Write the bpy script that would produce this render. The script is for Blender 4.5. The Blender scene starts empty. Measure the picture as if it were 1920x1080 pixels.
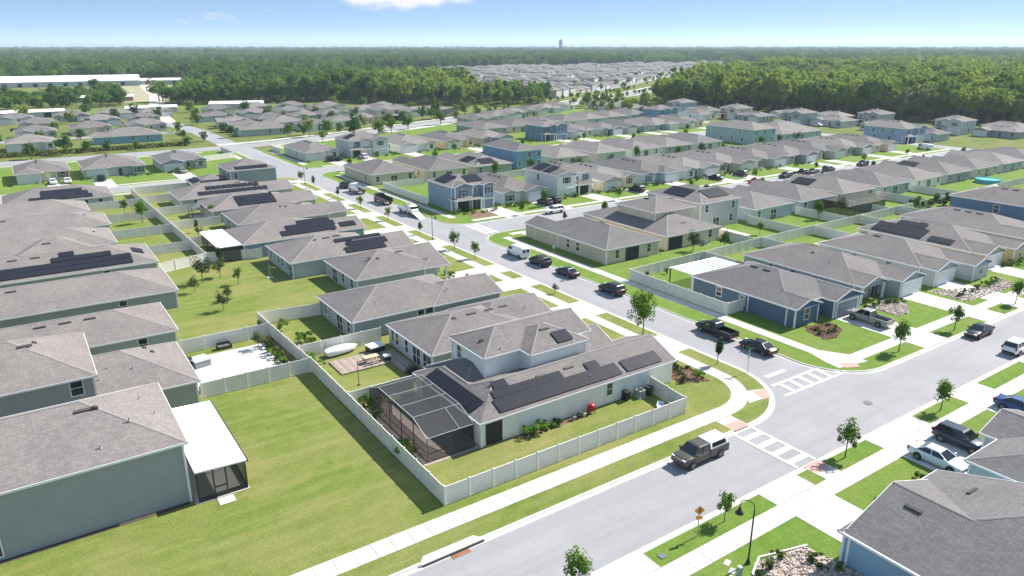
import bpy, math, random
import numpy as np
from mathutils import Vector, Matrix
R = math.radians
scene = bpy.context.scene
col = scene.collection
rng = random.Random(7)

# ------------------------------------------------------------ camera, light
CAM_H = 36.0
cam_d = bpy.data.cameras.new('camera'); cam = bpy.data.objects.new('camera', cam_d); col.objects.link(cam)
PITCH, YAW = 18.41, 34.28
cam.location = (0, 0, CAM_H)
cam.rotation_euler = (R(90 - PITCH), 0, R(-YAW))
cam_d.sensor_width = 36.0
cam_d.lens = 36.0 * 1364.0 / 1920.0
cam_d.clip_start = 0.5; cam_d.clip_end = 40000
scene.camera = cam
scene.render.resolution_x, scene.render.resolution_y = 1024, 576

SUN_EL, SUN_AZ = 43.0, 90.5          # azimuth clockwise from +Y
world = bpy.data.worlds.new('World'); scene.world = world; world.use_nodes = True
wn, wl = world.node_tree.nodes, world.node_tree.links
wn.clear()
wout = wn.new('ShaderNodeOutputWorld'); bg = wn.new('ShaderNodeBackground'); sky = wn.new('ShaderNodeTexSky')
sky.sky_type = 'NISHITA'; sky.sun_disc = False
sky.sun_elevation = R(SUN_EL); sky.sun_rotation = R(SUN_AZ)
sky.air_density = 1.0; sky.dust_density = 0.12; sky.ozone_density = 1.5; sky.altitude = 0
bg.inputs['Strength'].default_value = 0.112
wl.new(bg.outputs[0], wout.inputs['Surface'])
# clouds low over the horizon: noise on direction, kept to a few elliptical banks
tc = wn.new('ShaderNodeTexCoord'); sep = wn.new('ShaderNodeSeparateXYZ'); wl.new(tc.outputs['Generated'], sep.inputs[0])
def wmath(op, a, b=None, c=None):
    n = wn.new('ShaderNodeMath'); n.operation = op
    for i, v in enumerate((a, b, c)):
        if v is None: continue
        if hasattr(v, 'is_linked'): wl.new(v, n.inputs[i])
        else: n.inputs[i].default_value = v
    return n.outputs[0]
az = wmath('ARCTAN2', sep.outputs['X'], sep.outputs['Y'])
el = wmath('ARCSINE', sep.outputs['Z'])
cmb = wn.new('ShaderNodeCombineXYZ'); wl.new(wmath('MULTIPLY', az, 22.0), cmb.inputs[0]); wl.new(wmath('MULTIPLY', el, 60.0), cmb.inputs[1])
cno = wn.new('ShaderNodeTexNoise'); cno.inputs['Scale'].default_value = 1.3; cno.inputs['Detail'].default_value = 7; cno.inputs['Roughness'].default_value = 0.6
wl.new(cmb.outputs[0], cno.inputs['Vector'])
cover = None
for (a, e, wa, we, k) in ((R(26.2), R(4.0), R(6.2), R(1.75), 1.7), (R(13.0), R(2.0), R(2.0), R(.30), .20), (R(11.0), R(1.55), R(.9), R(.2), .16),
                          (R(-24), R(6.5), R(7), R(1.2), 1.0), (R(80), R(9), R(12), R(1.8), 1.0), (R(150), R(12), R(14), R(2), 1.0), (R(60), R(14), R(11), R(2), 1.0),
                          (R(-80), R(10), R(12), R(2), 1.0), (R(-140), R(8), R(13), R(1.6), 1.0), (R(0), R(20), R(12), R(2.5), 1.0), (R(42), R(3.9), R(2), R(.2), .35)):
    da = wmath('DIVIDE', wmath('SUBTRACT', az, a), wa); de = wmath('DIVIDE', wmath('SUBTRACT', el, e), we)
    d = wmath('SUBTRACT', 1.0, wmath('SQRT', wmath('ADD', wmath('MULTIPLY', da, da), wmath('MULTIPLY', de, de))))
    d = wmath('MULTIPLY', wmath('MAXIMUM', d, -1.0), k)
    cover = d if cover is None else wmath('MAXIMUM', cover, d)
dens = wmath('ADD', cover, wmath('MULTIPLY', wmath('SUBTRACT', cno.outputs['Fac'], 0.5), 1.7))
rampn = wn.new('ShaderNodeMapRange'); rampn.interpolation_type = 'SMOOTHSTEP'
rampn.inputs['From Min'].default_value = 0.02; rampn.inputs['From Max'].default_value = 0.8; rampn.inputs['To Max'].default_value = 0.9
wl.new(dens, rampn.inputs['Value'])
mixw = wn.new('ShaderNodeMix'); mixw.data_type = 'RGBA'
# the photo's clear summer air: blue comes down close to the horizon
vm = wn.new('ShaderNodeVectorMath'); vm.operation = 'MULTIPLY'; vm.inputs[1].default_value = (1, 1, 9.0); wl.new(tc.outputs['Generated'], vm.inputs[0])
vn = wn.new('ShaderNodeVectorMath'); vn.operation = 'NORMALIZE'; wl.new(vm.outputs[0], vn.inputs[0]); wl.new(vn.outputs[0], sky.inputs['Vector'])
sky_fill = wn.new('ShaderNodeMix'); sky_fill.data_type = 'RGBA'; sky_fill.inputs[0].default_value = .55; wl.new(sky.outputs[0], sky_fill.inputs[6]); sky_fill.inputs[7].default_value = (2.0, 2.95, 4.1, 1)   # flat pale blue veil added for a paler sky and brighter fill light
wl.new(rampn.outputs[0], mixw.inputs[0]); wl.new(sky_fill.outputs[2], mixw.inputs[6]); mixw.inputs[7].default_value = (4.9, 4.8, 4.8, 1)
wl.new(mixw.outputs[2], bg.inputs['Color'])

sun_d = bpy.data.lights.new('sun', 'SUN'); sun = bpy.data.objects.new('sun', sun_d); col.objects.link(sun)
sun_d.energy = 5.0; sun_d.angle = R(0.6); sun_d.color = (1.0, 0.95, 0.87)
sd = Vector((math.sin(R(SUN_AZ)) * math.cos(R(SUN_EL)), math.cos(R(SUN_AZ)) * math.cos(R(SUN_EL)), math.sin(R(SUN_EL))))
sun.rotation_euler = (-sd).to_track_quat('-Z', 'Y').to_euler()
sun.location = (60, 60, 90)
vs = scene.view_settings
vs.view_transform = 'Standard'; vs.look = 'None'; vs.exposure = 0.95; vs.gamma = 1.0; vs.use_curve_mapping = False

# ------------------------------------------------------------ materials
MATS = {}
def newmat(name):
    m = bpy.data.materials.new(name); m.use_nodes = True
    nt = m.node_tree; b = nt.nodes['Principled BSDF']
    return m, nt, b
def node(nt, t, **kw):
    n = nt.nodes.new(t)
    for k, v in kw.items(): setattr(n, k, v)
    return n
def posnode(nt): return node(nt, 'ShaderNodeNewGeometry').outputs['Position']
def noise(nt, vec, scale, detail=4, rough=0.6):
    n = node(nt, 'ShaderNodeTexNoise'); n.inputs['Scale'].default_value = scale; n.inputs['Detail'].default_value = detail; n.inputs['Roughness'].default_value = rough
    if vec is not None: nt.links.new(vec, n.inputs['Vector'])
    return n.outputs['Fac']
def ramp(nt, fac, stops):
    n = node(nt, 'ShaderNodeValToRGB'); cr = n.color_ramp
    while len(cr.elements) < len(stops): cr.elements.new(0.5)
    for e, (p, c) in zip(cr.elements, stops): e.position = p; e.color = (*c, 1)
    nt.links.new(fac, n.inputs[0]); return n.outputs['Color']
def mix(nt, fac, a, b, mode='MIX'):
    n = node(nt, 'ShaderNodeMix', data_type='RGBA', blend_type=mode)
    for s, v in ((0, fac), (6, a), (7, b)):
        if hasattr(v, 'is_linked'): nt.links.new(v, n.inputs[s])
        elif s == 0: n.inputs[0].default_value = v
        else: n.inputs[s].default_value = (*v, 1)
    return n.outputs[2]
def bump(nt, b, h, strength=0.3, dist=0.05):
    n = node(nt, 'ShaderNodeBump'); n.inputs['Strength'].default_value = strength; n.inputs['Distance'].default_value = dist
    nt.links.new(h, n.inputs['Height']); nt.links.new(n.outputs[0], b.inputs['Normal'])
def sc(c, k): return tuple(min(1, x * k) for x in c)
def plain(name, c, rough=0.6, metal=0.0, var=0.0, spec=0.5, coat=0.0, scale=3.0):
    if name in MATS: return MATS[name]
    m, nt, b = newmat(name)
    b.inputs['Roughness'].default_value = rough; b.inputs['Metallic'].default_value = metal
    b.inputs['Specular IOR Level'].default_value = spec; b.inputs['Coat Weight'].default_value = coat
    if var:
        f = noise(nt, posnode(nt), scale, 5, 0.7)
        nt.links.new(ramp(nt, f, [(0.25, sc(c, 1 - var)), (0.75, sc(c, 1 + var))]), b.inputs['Base Color'])
    else: b.inputs['Base Color'].default_value = (*c, 1)
    MATS[name] = m; return m
def wallmat(c):
    key = 'wall_%.3f_%.3f_%.3f' % c
    if key in MATS: return MATS[key]
    m, nt, b = newmat(key); P = posnode(nt)
    f = noise(nt, P, 0.5, 4, 0.6); g = noise(nt, P, 9.0, 3, 0.7)
    base = ramp(nt, f, [(0.3, sc(c, 0.93)), (0.7, sc(c, 1.05))])
    # dirt splash near the ground and faint run-off streaks
    s = node(nt, 'ShaderNodeSeparateXYZ'); nt.links.new(P, s.inputs[0])
    mp = node(nt, 'ShaderNodeMapping'); mp.inputs['Scale'].default_value = (2.2, 2.2, 0.12); nt.links.new(P, mp.inputs[0])
    st = noise(nt, mp.outputs[0], 1.0, 5, 0.7)
    base = mix(nt, ramp(nt, st, [(0.5, (0, 0, 0)), (0.8, (.22, .22, .22))]), base, sc(c, 0.72))
    nt.links.new(base, b.inputs['Base Color']); b.inputs['Roughness'].default_value = 0.85; b.inputs['Specular IOR Level'].default_value = 0.2
    bump(nt, b, g, 0.25, 0.02)
    MATS[key] = m; return m
def roofmat(c):
    key = 'roof_%.3f_%.3f_%.3f' % c
    if key in MATS: return MATS[key]
    m, nt, b = newmat(key)
    uv = node(nt, 'ShaderNodeUVMap'); uv.uv_map = 'UVMap'
    br = node(nt, 'ShaderNodeTexBrick'); br.inputs['Scale'].default_value = 1.0
    br.inputs['Brick Width'].default_value = 0.34; br.inputs['Row Height'].default_value = 0.16; br.inputs['Mortar Size'].default_value = 0.012
    br.inputs['Color1'].default_value = (*sc(c, .87), 1); br.inputs['Color2'].default_value = (*sc(c, 1.14), 1); br.inputs['Mortar'].default_value = (*sc(c, .45), 1)
    br.offset = 0.37; br.inputs['Bias'].default_value = 0.0
    nt.links.new(uv.outputs[0], br.inputs['Vector'])
    P = posnode(nt)
    f = noise(nt, P, 1.6, 6, 0.75); f2 = noise(nt, P, 0.25, 3, 0.6)
    mp = node(nt, 'ShaderNodeMapping'); mp.inputs['Scale'].default_value = (1.6, 0.16, 1); nt.links.new(uv.outputs[0], mp.inputs[0])
    st = noise(nt, mp.outputs[0], 1.0, 4, 0.6)
    cc = mix(nt, 0.8, br.outputs['Color'], ramp(nt, f, [(0.3, (.88, .88, .88)), (0.7, (1.1, 1.1, 1.1))]), 'MULTIPLY')
    cc = mix(nt, 0.7, cc, ramp(nt, f2, [(0.35, (.86, .86, .88)), (0.65, (1.1, 1.08, 1.05))]), 'MULTIPLY')
    cc = mix(nt, ramp(nt, st, [(0.52, (0, 0, 0)), (0.78, (.28, .28, .28))]), cc, sc(c, .55))
    nt.links.new(cc, b.inputs['Base Color']); b.inputs['Roughness'].default_value = 0.92; b.inputs['Specular IOR Level'].default_value = 0.25
    bump(nt, b, br.outputs['Fac'], -0.4, 0.02)
    MATS[key] = m; return m
def grassmat(name, a, bb, dry, dryamt):
    if name in MATS: return MATS[name]
    m, nt, b = newmat(name); P = posnode(nt)
    f1 = noise(nt, P, 0.09, 4, 0.6); f2 = noise(nt, P, 0.7, 6, 0.75); f3 = noise(nt, P, 7.0, 4, 0.8); f5 = noise(nt, P, 2.3, 5, 0.75)
    mp = node(nt, 'ShaderNodeMapping'); mp.inputs['Scale'].default_value = (0.09, 0.75, 1); mp.inputs['Rotation'].default_value = (0, 0, 0.5); nt.links.new(P, mp.inputs[0])
    f4 = noise(nt, mp.outputs[0], 1.0, 3, 0.6)
    c = ramp(nt, f2, [(0.3, a), (0.72, bb)])
    wv = node(nt, 'ShaderNodeTexWave', wave_type='RINGS', rings_direction='Z'); wv.inputs['Scale'].default_value = .16; wv.inputs['Distortion'].default_value = 5; wv.inputs['Detail'].default_value = 2; wv.inputs['Detail Scale'].default_value = .35
    mw = node(nt, 'ShaderNodeMapping'); mw.inputs['Location'].default_value = (-11, -63, 0); nt.links.new(P, mw.inputs[0]); nt.links.new(mw.outputs[0], wv.inputs['Vector'])
    c = mix(nt, .28, c, ramp(nt, wv.outputs['Fac'], [(0.2, (.86, .88, .84)), (0.8, (1.12, 1.1, 1.12))]), 'MULTIPLY')
    d = mix(nt, ramp(nt, f1, [(0.42, (0, 0, 0)), (0.72, (dryamt,) * 3)]), c, dry)
    d = mix(nt, ramp(nt, f4, [(0.45, (0, 0, 0)), (0.75, (dryamt * .7,) * 3)]), d, sc(dry, 1.1))
    d = mix(nt, 0.75, d, ramp(nt, f3, [(0.25, (.55, .6, .5)), (0.75, (1.36, 1.33, 1.32))]), 'MULTIPLY')
    d = mix(nt, 0.8, d, ramp(nt, f5, [(0.3, (.8, .83, .76)), (0.7, (1.14, 1.12, 1.14))]), 'MULTIPLY')
    nt.links.new(d, b.inputs['Base Color']); b.inputs['Roughness'].default_value = 0.95; b.inputs['Specular IOR Level'].default_value = 0.1
    bump(nt, b, f3, 0.7, 0.12)
    MATS[name] = m; return m
def concretemat(name, c, crack=0.15):
    if name in MATS: return MATS[name]
    m, nt, b = newmat(name); P = posnode(nt)
    f = noise(nt, P, 0.35, 5, 0.65); g = noise(nt, P, 4.0, 5, 0.75)
    oi = node(nt, 'ShaderNodeObjectInfo')
    base = ramp(nt, f, [(0.3, sc(c, 1 - crack)), (0.7, sc(c, 1.05))])
    base = mix(nt, 0.6, base, ramp(nt, g, [(0.3, (.86, .86, .86)), (0.7, (1.06, 1.06, 1.05))]), 'MULTIPLY')
    base = mix(nt, 0.8, base, ramp(nt, oi.outputs['Random'], [(0, (.9, .9, .9)), (1, (1.05, 1.05, 1.04))]), 'MULTIPLY')
    nt.links.new(base, b.inputs['Base Color']); b.inputs['Roughness'].default_value = 0.9; b.inputs['Specular IOR Level'].default_value = 0.2
    MATS[name] = m; return m
def asphaltmat(c, ax='x'):
    key = 'asphalt_' + ax
    m, nt, b = newmat(key); P = posnode(nt)
    mpl = node(nt, 'ShaderNodeMapping'); mpl.inputs['Scale'].default_value = (.018, .62, 1) if ax == 'x' else (.62, .018, 1); nt.links.new(P, mpl.inputs[0])
    lane = noise(nt, mpl.outputs[0], 1.0, 4, 0.65)
    f = noise(nt, P, 0.12, 5, 0.6); g = noise(nt, P, 11.0, 4, 0.8); h = noise(nt, P, 1.4, 6, 0.8)
    base = ramp(nt, f, [(0.3, sc(c, .9)), (0.7, sc(c, 1.08))])
    base = mix(nt, 0.7, base, ramp(nt, g, [(0.3, (.84, .84, .85)), (0.7, (1.12, 1.12, 1.1))]), 'MULTIPLY')
    base = mix(nt, ramp(nt, h, [(0.6, (0, 0, 0)), (0.8, (.35, .35, .35))]), base, sc(c, .72))
    base = mix(nt, ramp(nt, lane, [(0.46, (0, 0, 0)), (0.66, (.5, .5, .5))]), base, sc(c, .8))
    # cracks sealed dark
    v = node(nt, 'ShaderNodeTexVoronoi', feature='DISTANCE_TO_EDGE'); v.inputs['Scale'].default_value = 0.09
    w = node(nt, 'ShaderNodeMix', data_type='RGBA', blend_type='ADD'); w.inputs[0].default_value = 1.0
    nz = node(nt, 'ShaderNodeTexNoise'); nz.inputs['Scale'].default_value = .6; nz.inputs['Detail'].default_value = 5; nt.links.new(P, nz.inputs['Vector'])
    sm = node(nt, 'ShaderNodeVectorMath', operation='SCALE'); sm.inputs['Scale'].default_value = 4.0; nt.links.new(nz.outputs['Color'], sm.inputs[0])
    ad = node(nt, 'ShaderNodeVectorMath', operation='ADD'); nt.links.new(P, ad.inputs[0]); nt.links.new(sm.outputs[0], ad.inputs[1]); nt.links.new(ad.outputs[0], v.inputs['Vector'])
    base = mix(nt, ramp(nt, v.outputs['Distance'], [(0.0, (.3, .3, .3)), (0.0035, (0, 0, 0))]), base, sc(c, .5))
    nt.links.new(base, b.inputs['Base Color']); b.inputs['Roughness'].default_value = 0.88; b.inputs['Specular IOR Level'].default_value = 0.25
    bump(nt, b, g, 0.3, 0.01)
    MATS[key] = m; return m
def leafmat(name, a, bb, trans=0.35):
    if name in MATS: return MATS[name]
    m, nt, b = newmat(name); nt.nodes.remove(b)
    out = nt.nodes['Material Output']; P = posnode(nt)
    oi = node(nt, 'ShaderNodeObjectInfo')
    f = noise(nt, P, 0.8, 4, 0.7)
    c = ramp(nt, f, [(0.3, a), (0.7, bb)])
    c = mix(nt, 0.9, c, ramp(nt, oi.outputs['Random'], [(0, (.62, .7, .62)), (0.5, (1, 1, 1)), (1, (1.35, 1.22, .85))]), 'MULTIPLY')
    d = node(nt, 'ShaderNodeBsdfDiffuse'); t = node(nt, 'ShaderNodeBsdfTranslucent'); ms = node(nt, 'ShaderNodeMixShader'); ms.inputs[0].default_value = trans
    nt.links.new(c, d.inputs[0]); nt.links.new(c, t.inputs[0]); nt.links.new(d.outputs[0], ms.inputs[1]); nt.links.new(t.outputs[0], ms.inputs[2]); nt.links.new(ms.outputs[0], out.inputs[0])
    MATS[name] = m; return m
def glassmat():
    if 'glass' in MATS: return MATS['glass']
    m, nt, b = newmat('glass')
    b.inputs['Base Color'].default_value = (.018, .03, .035, 1); b.inputs['Roughness'].default_value = .06; b.inputs['Specular IOR Level'].default_value = .8
    f = noise(nt, posnode(nt), 0.9, 2); nt.links.new(ramp(nt, f, [(0.4, (.012, .02, .025)), (0.7, (.06, .08, .085))]), b.inputs['Base Color'])
    MATS['glass'] = m; return m
def screenmat():
    if 'screen' in MATS: return MATS['screen']
    m, nt, b = newmat('screen'); out = nt.nodes['Material Output']
    b.inputs['Base Color'].default_value = (.035, .036, .038, 1); b.inputs['Roughness'].default_value = .8
    t = node(nt, 'ShaderNodeBsdfTransparent'); ms = node(nt, 'ShaderNodeMixShader'); ms.inputs[0].default_value = .62
    nt.links.new(t.outputs[0], ms.inputs[1]); nt.links.new(b.outputs[0], ms.inputs[2]); nt.links.new(ms.outputs[0], out.inputs[0])
    MATS['screen'] = m; return m
def solarmat():
    if 'solar' in MATS: return MATS['solar']
    m, nt, b = newmat('solar'); uv = node(nt, 'ShaderNodeTexCoord')
    br = node(nt, 'ShaderNodeTexBrick'); br.offset = 0; br.inputs['Scale'].default_value = 1; br.inputs['Brick Width'].default_value = .165; br.inputs['Row Height'].default_value = .165; br.inputs['Mortar Size'].default_value = .008
    br.inputs['Color1'].default_value = (.012, .013, .022, 1); br.inputs['Color2'].default_value = (.016, .017, .028, 1); br.inputs['Mortar'].default_value = (.05, .052, .06, 1)
    nt.links.new(uv.outputs['Object'], br.inputs['Vector']); nt.links.new(br.outputs['Color'], b.inputs['Base Color'])
    b.inputs['Roughness'].default_value = .5; b.inputs['Specular IOR Level'].default_value = .08
    MATS['solar'] = m; return m

WHITE = plain('white_trim', (.78, .79, .79), .55, var=.05)
CREAM = plain('vinyl', (.74, .70, .635), .5, var=.08, scale=.9)
GLASS = glassmat(); SCREEN = screenmat(); SOLAR = solarmat()
BLACK = plain('black_metal', (.02, .02, .022), .45)
SHADEFILL = plain('shade_fill', (.03, .03, .032), .9)  # near-black colour painted in for the shade inside porches and openings
CONC = concretemat('concrete', (.50, .485, .455))
CONC2 = concretemat('concrete_bright', (.56, .55, .52), .12)
JOINT = concretemat('concrete_joint', (.27, .26, .245))
ASPH = asphaltmat((.288, .284, .295)); ASPHY = asphaltmat((.288, .284, .295), 'y')
PAINT = plain('road_paint', (.74, .74, .73), .6, var=.12, scale=6)
REDPAD = plain('brick_red_paving', (.50, .27, .22), .85, var=.12, scale=5)
GR_W = grassmat('grass_bahia', (.118, .166, .034), (.168, .218, .048), (.27, .24, .10), .8)
GR_V = grassmat('grass_vivid', (.095, .175, .026), (.148, .235, .040), (.23, .235, .075), .45)
GR_F = grassmat('grass_field', (.085, .125, .03), (.135, .175, .04), (.21, .19, .08), .7)
MULCH = plain('mulch', (.17, .095, .06), .95, var=.45, scale=7)
ROCK = plain('river_rock', (.36, .29, .24), .9, var=.5, scale=9)
TRUNK = plain('bark', (.16, .125, .095), .9, var=.3, scale=6)
LEAF = leafmat('leaf_street', (.075, .155, .016), (.14, .25, .035))
LEAFD = leafmat('leaf_dark', (.022, .052, .014), (.05, .10, .02), .25)
LEAFB = leafmat('leaf_bush', (.05, .085, .02), (.13, .16, .035), .3)
LEAFR = leafmat('leaf_wood_bright', (.175, .26, .045), (.29, .37, .08), .45)
LEAFG = leafmat('leaf_greygreen', (.06, .09, .035), (.12, .15, .06), .3)

# ------------------------------------------------------------ mesh helpers
def mesh(name, V, F, mats, fm=None, uvs=None, smooth=False):
    me = bpy.data.meshes.new(name); me.from_pydata([tuple(v) for v in V], [], F)
    for m in (mats if isinstance(mats, (list, tuple)) else [mats]): me.materials.append(m)
    if fm is not None: me.polygons.foreach_set('material_index', fm)
    if uvs is not None:
        ul = me.uv_layers.new(name='UVMap'); ul.data.foreach_set('uv', [c for f in uvs for p in f for c in p])
    if smooth: me.polygons.foreach_set('use_smooth', [True] * len(F))
    me.update(); return me
def ob(name, me, parent=None, loc=(0, 0, 0), rot=(0, 0, 0), scale=(1, 1, 1)):
    o = bpy.data.objects.new(name, me); col.objects.link(o)
    o.location = loc; o.rotation_euler = rot; o.scale = scale
    if parent is not None: o.parent = parent
    return o
def tag(o, label, cat, group=None):
    o['label'] = label; o['category'] = cat
    if group: o['group'] = group
    return o
def struct(o, kind='structure'): o['kind'] = kind; return o
def thing(name, label, cat, loc=(0, 0, 0), rz=0, group=None):
    return tag(ob(name, None, None, loc, (0, 0, rz)), label, cat, group)
class MB:
    def __init__(s): s.V = []; s.F = []; s.M = []
    def box(s, x0, y0, z0, x1, y1, z1, m=0):
        b = len(s.V)
        s.V += [(x0, y0, z0), (x1, y0, z0), (x1, y1, z0), (x0, y1, z0), (x0, y0, z1), (x1, y0, z1), (x1, y1, z1), (x0, y1, z1)]
        for f in ((0, 3, 2, 1), (4, 5, 6, 7), (0, 1, 5, 4), (1, 2, 6, 5), (2, 3, 7, 6), (3, 0, 4, 7)): s.F.append([b + i for i in f]); s.M.append(m)
        return s
    def poly(s, pts, m=0):
        b = len(s.V); s.V += list(pts); s.F.append(list(range(b, b + len(pts)))); s.M.append(m); return s
    def tube(s, pts, rads, n=6, m=0, cap=True):
        b0 = len(s.V); P = [Vector(p) for p in pts]
        for i, p in enumerate(P):
            d = (P[min(i + 1, len(P) - 1)] - P[max(i - 1, 0)]).normalized()
            a = d.orthogonal().normalized() if abs(d.z) < .95 else Vector((1, 0, 0)); a = (a - d * a.dot(d)).normalized(); c = d.cross(a)
            r = rads[i] if isinstance(rads, (list, tuple)) else rads
            for k in range(n):
                t = 2 * math.pi * k / n; s.V.append(tuple(p + (a * math.cos(t) + c * math.sin(t)) * r))
        for i in range(len(P) - 1):
            for k in range(n):
                k2 = (k + 1) % n; s.F.append([b0 + i * n + k, b0 + i * n + k2, b0 + (i + 1) * n + k2, b0 + (i + 1) * n + k]); s.M.append(m)
        if cap:
            s.F.append([b0 + k for k in range(n)][::-1]); s.M.append(m)
            e = b0 + (len(P) - 1) * n; s.F.append([e + k for k in range(n)]); s.M.append(m)
        return s
    def lathe(s, prof, n=12, c=(0, 0), m=0):
        b = len(s.V)
        for (r, z) in prof:
            for k in range(n):
                t = 2 * math.pi * k / n; s.V.append((c[0] + r * math.cos(t), c[1] + r * math.sin(t), z))
        for i in range(len(prof) - 1):
            for k in range(n):
                k2 = (k + 1) % n; s.F.append([b + i * n + k, b + i * n + k2, b + (i + 1) * n + k2, b + (i + 1) * n + k]); s.M.append(m)
        s.F.append([b + (len(prof) - 1) * n + k for k in range(n)]); s.M.append(m)
        return s
    def me(s, name, mats, smooth=False): return mesh(name, s.V, s.F, mats, s.M, None, smooth)
    def ob(s, name, mats, parent=None, loc=(0, 0, 0), rot=(0, 0, 0), smooth=False): return ob(name, s.me(name, mats, smooth), parent, loc, rot)
def sheet(name, pts, z, mat, parent=None):
    return ob(name, mesh(name, [(x, y, z) for x, y in pts], [list(range(len(pts)))], mat), parent)
def rect(x0, y0, x1, y1): return [(x0, y0), (x1, y0), (x1, y1), (x0, y1)]
def arc(cx, cy, r, a0, a1, n=10): return [(cx + r * math.cos(R(a0 + (a1 - a0) * i / n)), cy + r * math.sin(R(a0 + (a1 - a0) * i / n))) for i in range(n + 1)]
UNIT = MB().box(-.5, -.5, 0, .5, .5, 1)
_unit = {}
def unitbox(mat):
    if mat.name not in _unit: _unit[mat.name] = UNIT.me('block', mat)
    return _unit[mat.name]
def boxobj(name, mat, x0, y0, z0, x1, y1, z1, parent=None):
    return ob(name, unitbox(mat), parent, ((x0 + x1) / 2, (y0 + y1) / 2, z0), (0, 0, 0), (x1 - x0, y1 - y0, z1 - z0))

def ordn(n):
    if n < 20: return ORD[n]
    k = n + 1; return '%d%s' % (k, 'th' if k % 100 in (11, 12, 13) else {1: 'st', 2: 'nd', 3: 'rd'}.get(k % 10, 'th'))
ORD = ['first', 'second', 'third', 'fourth', 'fifth', 'sixth', 'seventh', 'eighth', 'ninth', 'tenth', 'eleventh', 'twelfth', 'thirteenth', 'fourteenth', 'fifteenth', 'sixteenth', 'seventeenth', 'eighteenth', 'nineteenth', 'twentieth']

# ------------------------------------------------------------ ground, roads, walks
ZB = -0.12                                            # road bed level; lawns and walks lie at 0
g = MB(); N = 40
g.poly([(-9000, -3000, ZB), (22000, -3000, ZB), (22000, 24000, ZB), (-9000, 24000, ZB)])
struct(g.ob('ground', GR_F))

def block(name, pts, mat):
    """raised lawn block with a low concrete kerb and gutter all round"""
    struct(sheet(name, pts, 0.0, mat))
    n = len(pts); P = [Vector((x, y)) for x, y in pts]; mb = MB()
    prof = [(-0.16, 0.006), (0.0, 0.008), (0.06, -0.02), (0.12, -0.095), (0.5, -0.108), (0.52, -0.13)]
    rows = []
    for i in range(n):
        d1 = (P[i] - P[i - 1]).normalized(); d2 = (P[(i + 1) % n] - P[i]).normalized()
        n1 = Vector((d1.y, -d1.x)); n2 = Vector((d2.y, -d2.x)); m = (n1 + n2); m = m / max(.2, m.length_squared) * 2
        rows.append([(P[i].x + m.x * o, P[i].y + m.y * o, z) for o, z in prof])
    for i in range(n):
        a, b = rows[i], rows[(i + 1) % n]
        for k in range(len(prof) - 1): mb.poly([a[k], a[k + 1], b[k + 1], b[k]])
    struct(mb.ob('kerb', CONC))
AX0, AX1 = 66.0, 73.5            # long street kerbs
BY0, BY1 = 32.1, 40.3
CY0, CY1 = 120.4, 130.2
DY0, DY1 = 211.5, 221.0
FY0, FY1 = 281.0, 292.0
XE = 285.0
block('lawn', [(-80, BY1)] + arc(56.5, BY1 + 9.5, 9.5, -90, 0, 14) + arc(59, DY0 - 7, 7, 0, 90, 8) + [(-80, DY0)], GR_W)
block('lawn', [(-80, -60), (XE, -60), (XE, BY0), (-80, BY0)], GR_V)
block('lawn', arc(AX1 + 7, BY1 + 7, 7, 180, 270, 8) + [(XE, BY1), (XE, CY0)] + arc(AX1 + 6, CY0 - 6, 6, 90, 180, 8), GR_V)
block('lawn', arc(AX1 + 6, CY1 + 6, 6, 180, 270, 8) + [(XE, CY1), (XE, DY0)] + arc(AX1 + 6, DY0 - 6, 6, 90, 180, 8), GR_V)
block('lawn', [(-80, DY1)] + arc(60, DY1 + 6, 6, -90, 0, 8) + arc(56, FY0 - 10, 10, 0, 90, 8) + [(-80, FY0)], GR_V)
block('lawn', arc(AX1 + 6, DY1 + 6, 6, 180, 270, 8) + [(XE, DY1), (XE, 352), (262, 352), (190, 321), (148, 301), (110, 285), (90, 279), (80, 275), (AX1, 268)], GR_V)

def road(pts, w=None, z=ZB + .006, name='road', mat=None):
    mat = mat or ASPH
    if w is None: return struct(sheet(name, pts, z, mat))
    P = [Vector(p) for p in pts]; L, Rr = [], []
    for i in range(len(P)):
        d = (P[min(i + 1, len(P) - 1)] - P[max(i - 1, 0)]).normalized(); nn = Vector((-d.y, d.x)) * w / 2
        L.append(P[i] + nn); Rr.append(P[i] - nn)
    mb = MB()
    for i in range(len(P) - 1): mb.poly([(Rr[i].x, Rr[i].y, z), (Rr[i + 1].x, Rr[i + 1].y, z), (L[i + 1].x, L[i + 1].y, z), (L[i].x, L[i].y, z)])
    return struct(mb.ob(name, mat))
road(rect(-80, BY0 - 1, XE + 5, BY1 + 10.5))
road(rect(AX0 - 1, BY1 + 9, AX1 + 1, FY1 + 1), z=ZB + .011, mat=ASPHY)
road(rect(AX1 - 1, CY0 - 7, XE + 1, CY1 + 7), z=ZB + .016)
road(rect(-80, DY0 - 8, XE + 1, DY1 + 8), z=ZB + .021)
BLV = [(-80, 286.5), (40, 286.5), (66, 287), (90, 291), (148, 313.5), (190, 332), (230, 352), (267, 369), (325, 398), (399, 432), (531, 514), (800, 700), (1100, 960)]
road(BLV, 11, ZB + .026)
road([(69.5, 292), (69.7, 320), (70, 350), (66, 400)], 8, ZB + .030)
road([(XE + 4, 28), (XE + 4, 270), (300, 300), (330, 330)], 8.5, ZB + .034)
road([(66, 352), (20, 352), (-60, 356)], 8, ZB + .038)
# verge-side paths of the far avenue
for off, s in ((9.2, 1), (-9.2, -1)):
    pts = []
    for i, p in enumerate(BLV):
        a = Vector(BLV[max(i - 1, 0)]); b = Vector(BLV[min(i + 1, len(BLV) - 1)]); d = (b - a).normalized()
        pts.append((p[0] - d.y * off, p[1] + d.x * off))
    road(pts[2:] if s > 0 else pts[3:], 3.4, .014 if s < 0 else ZB + .04, 'path', CONC2)

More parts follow.
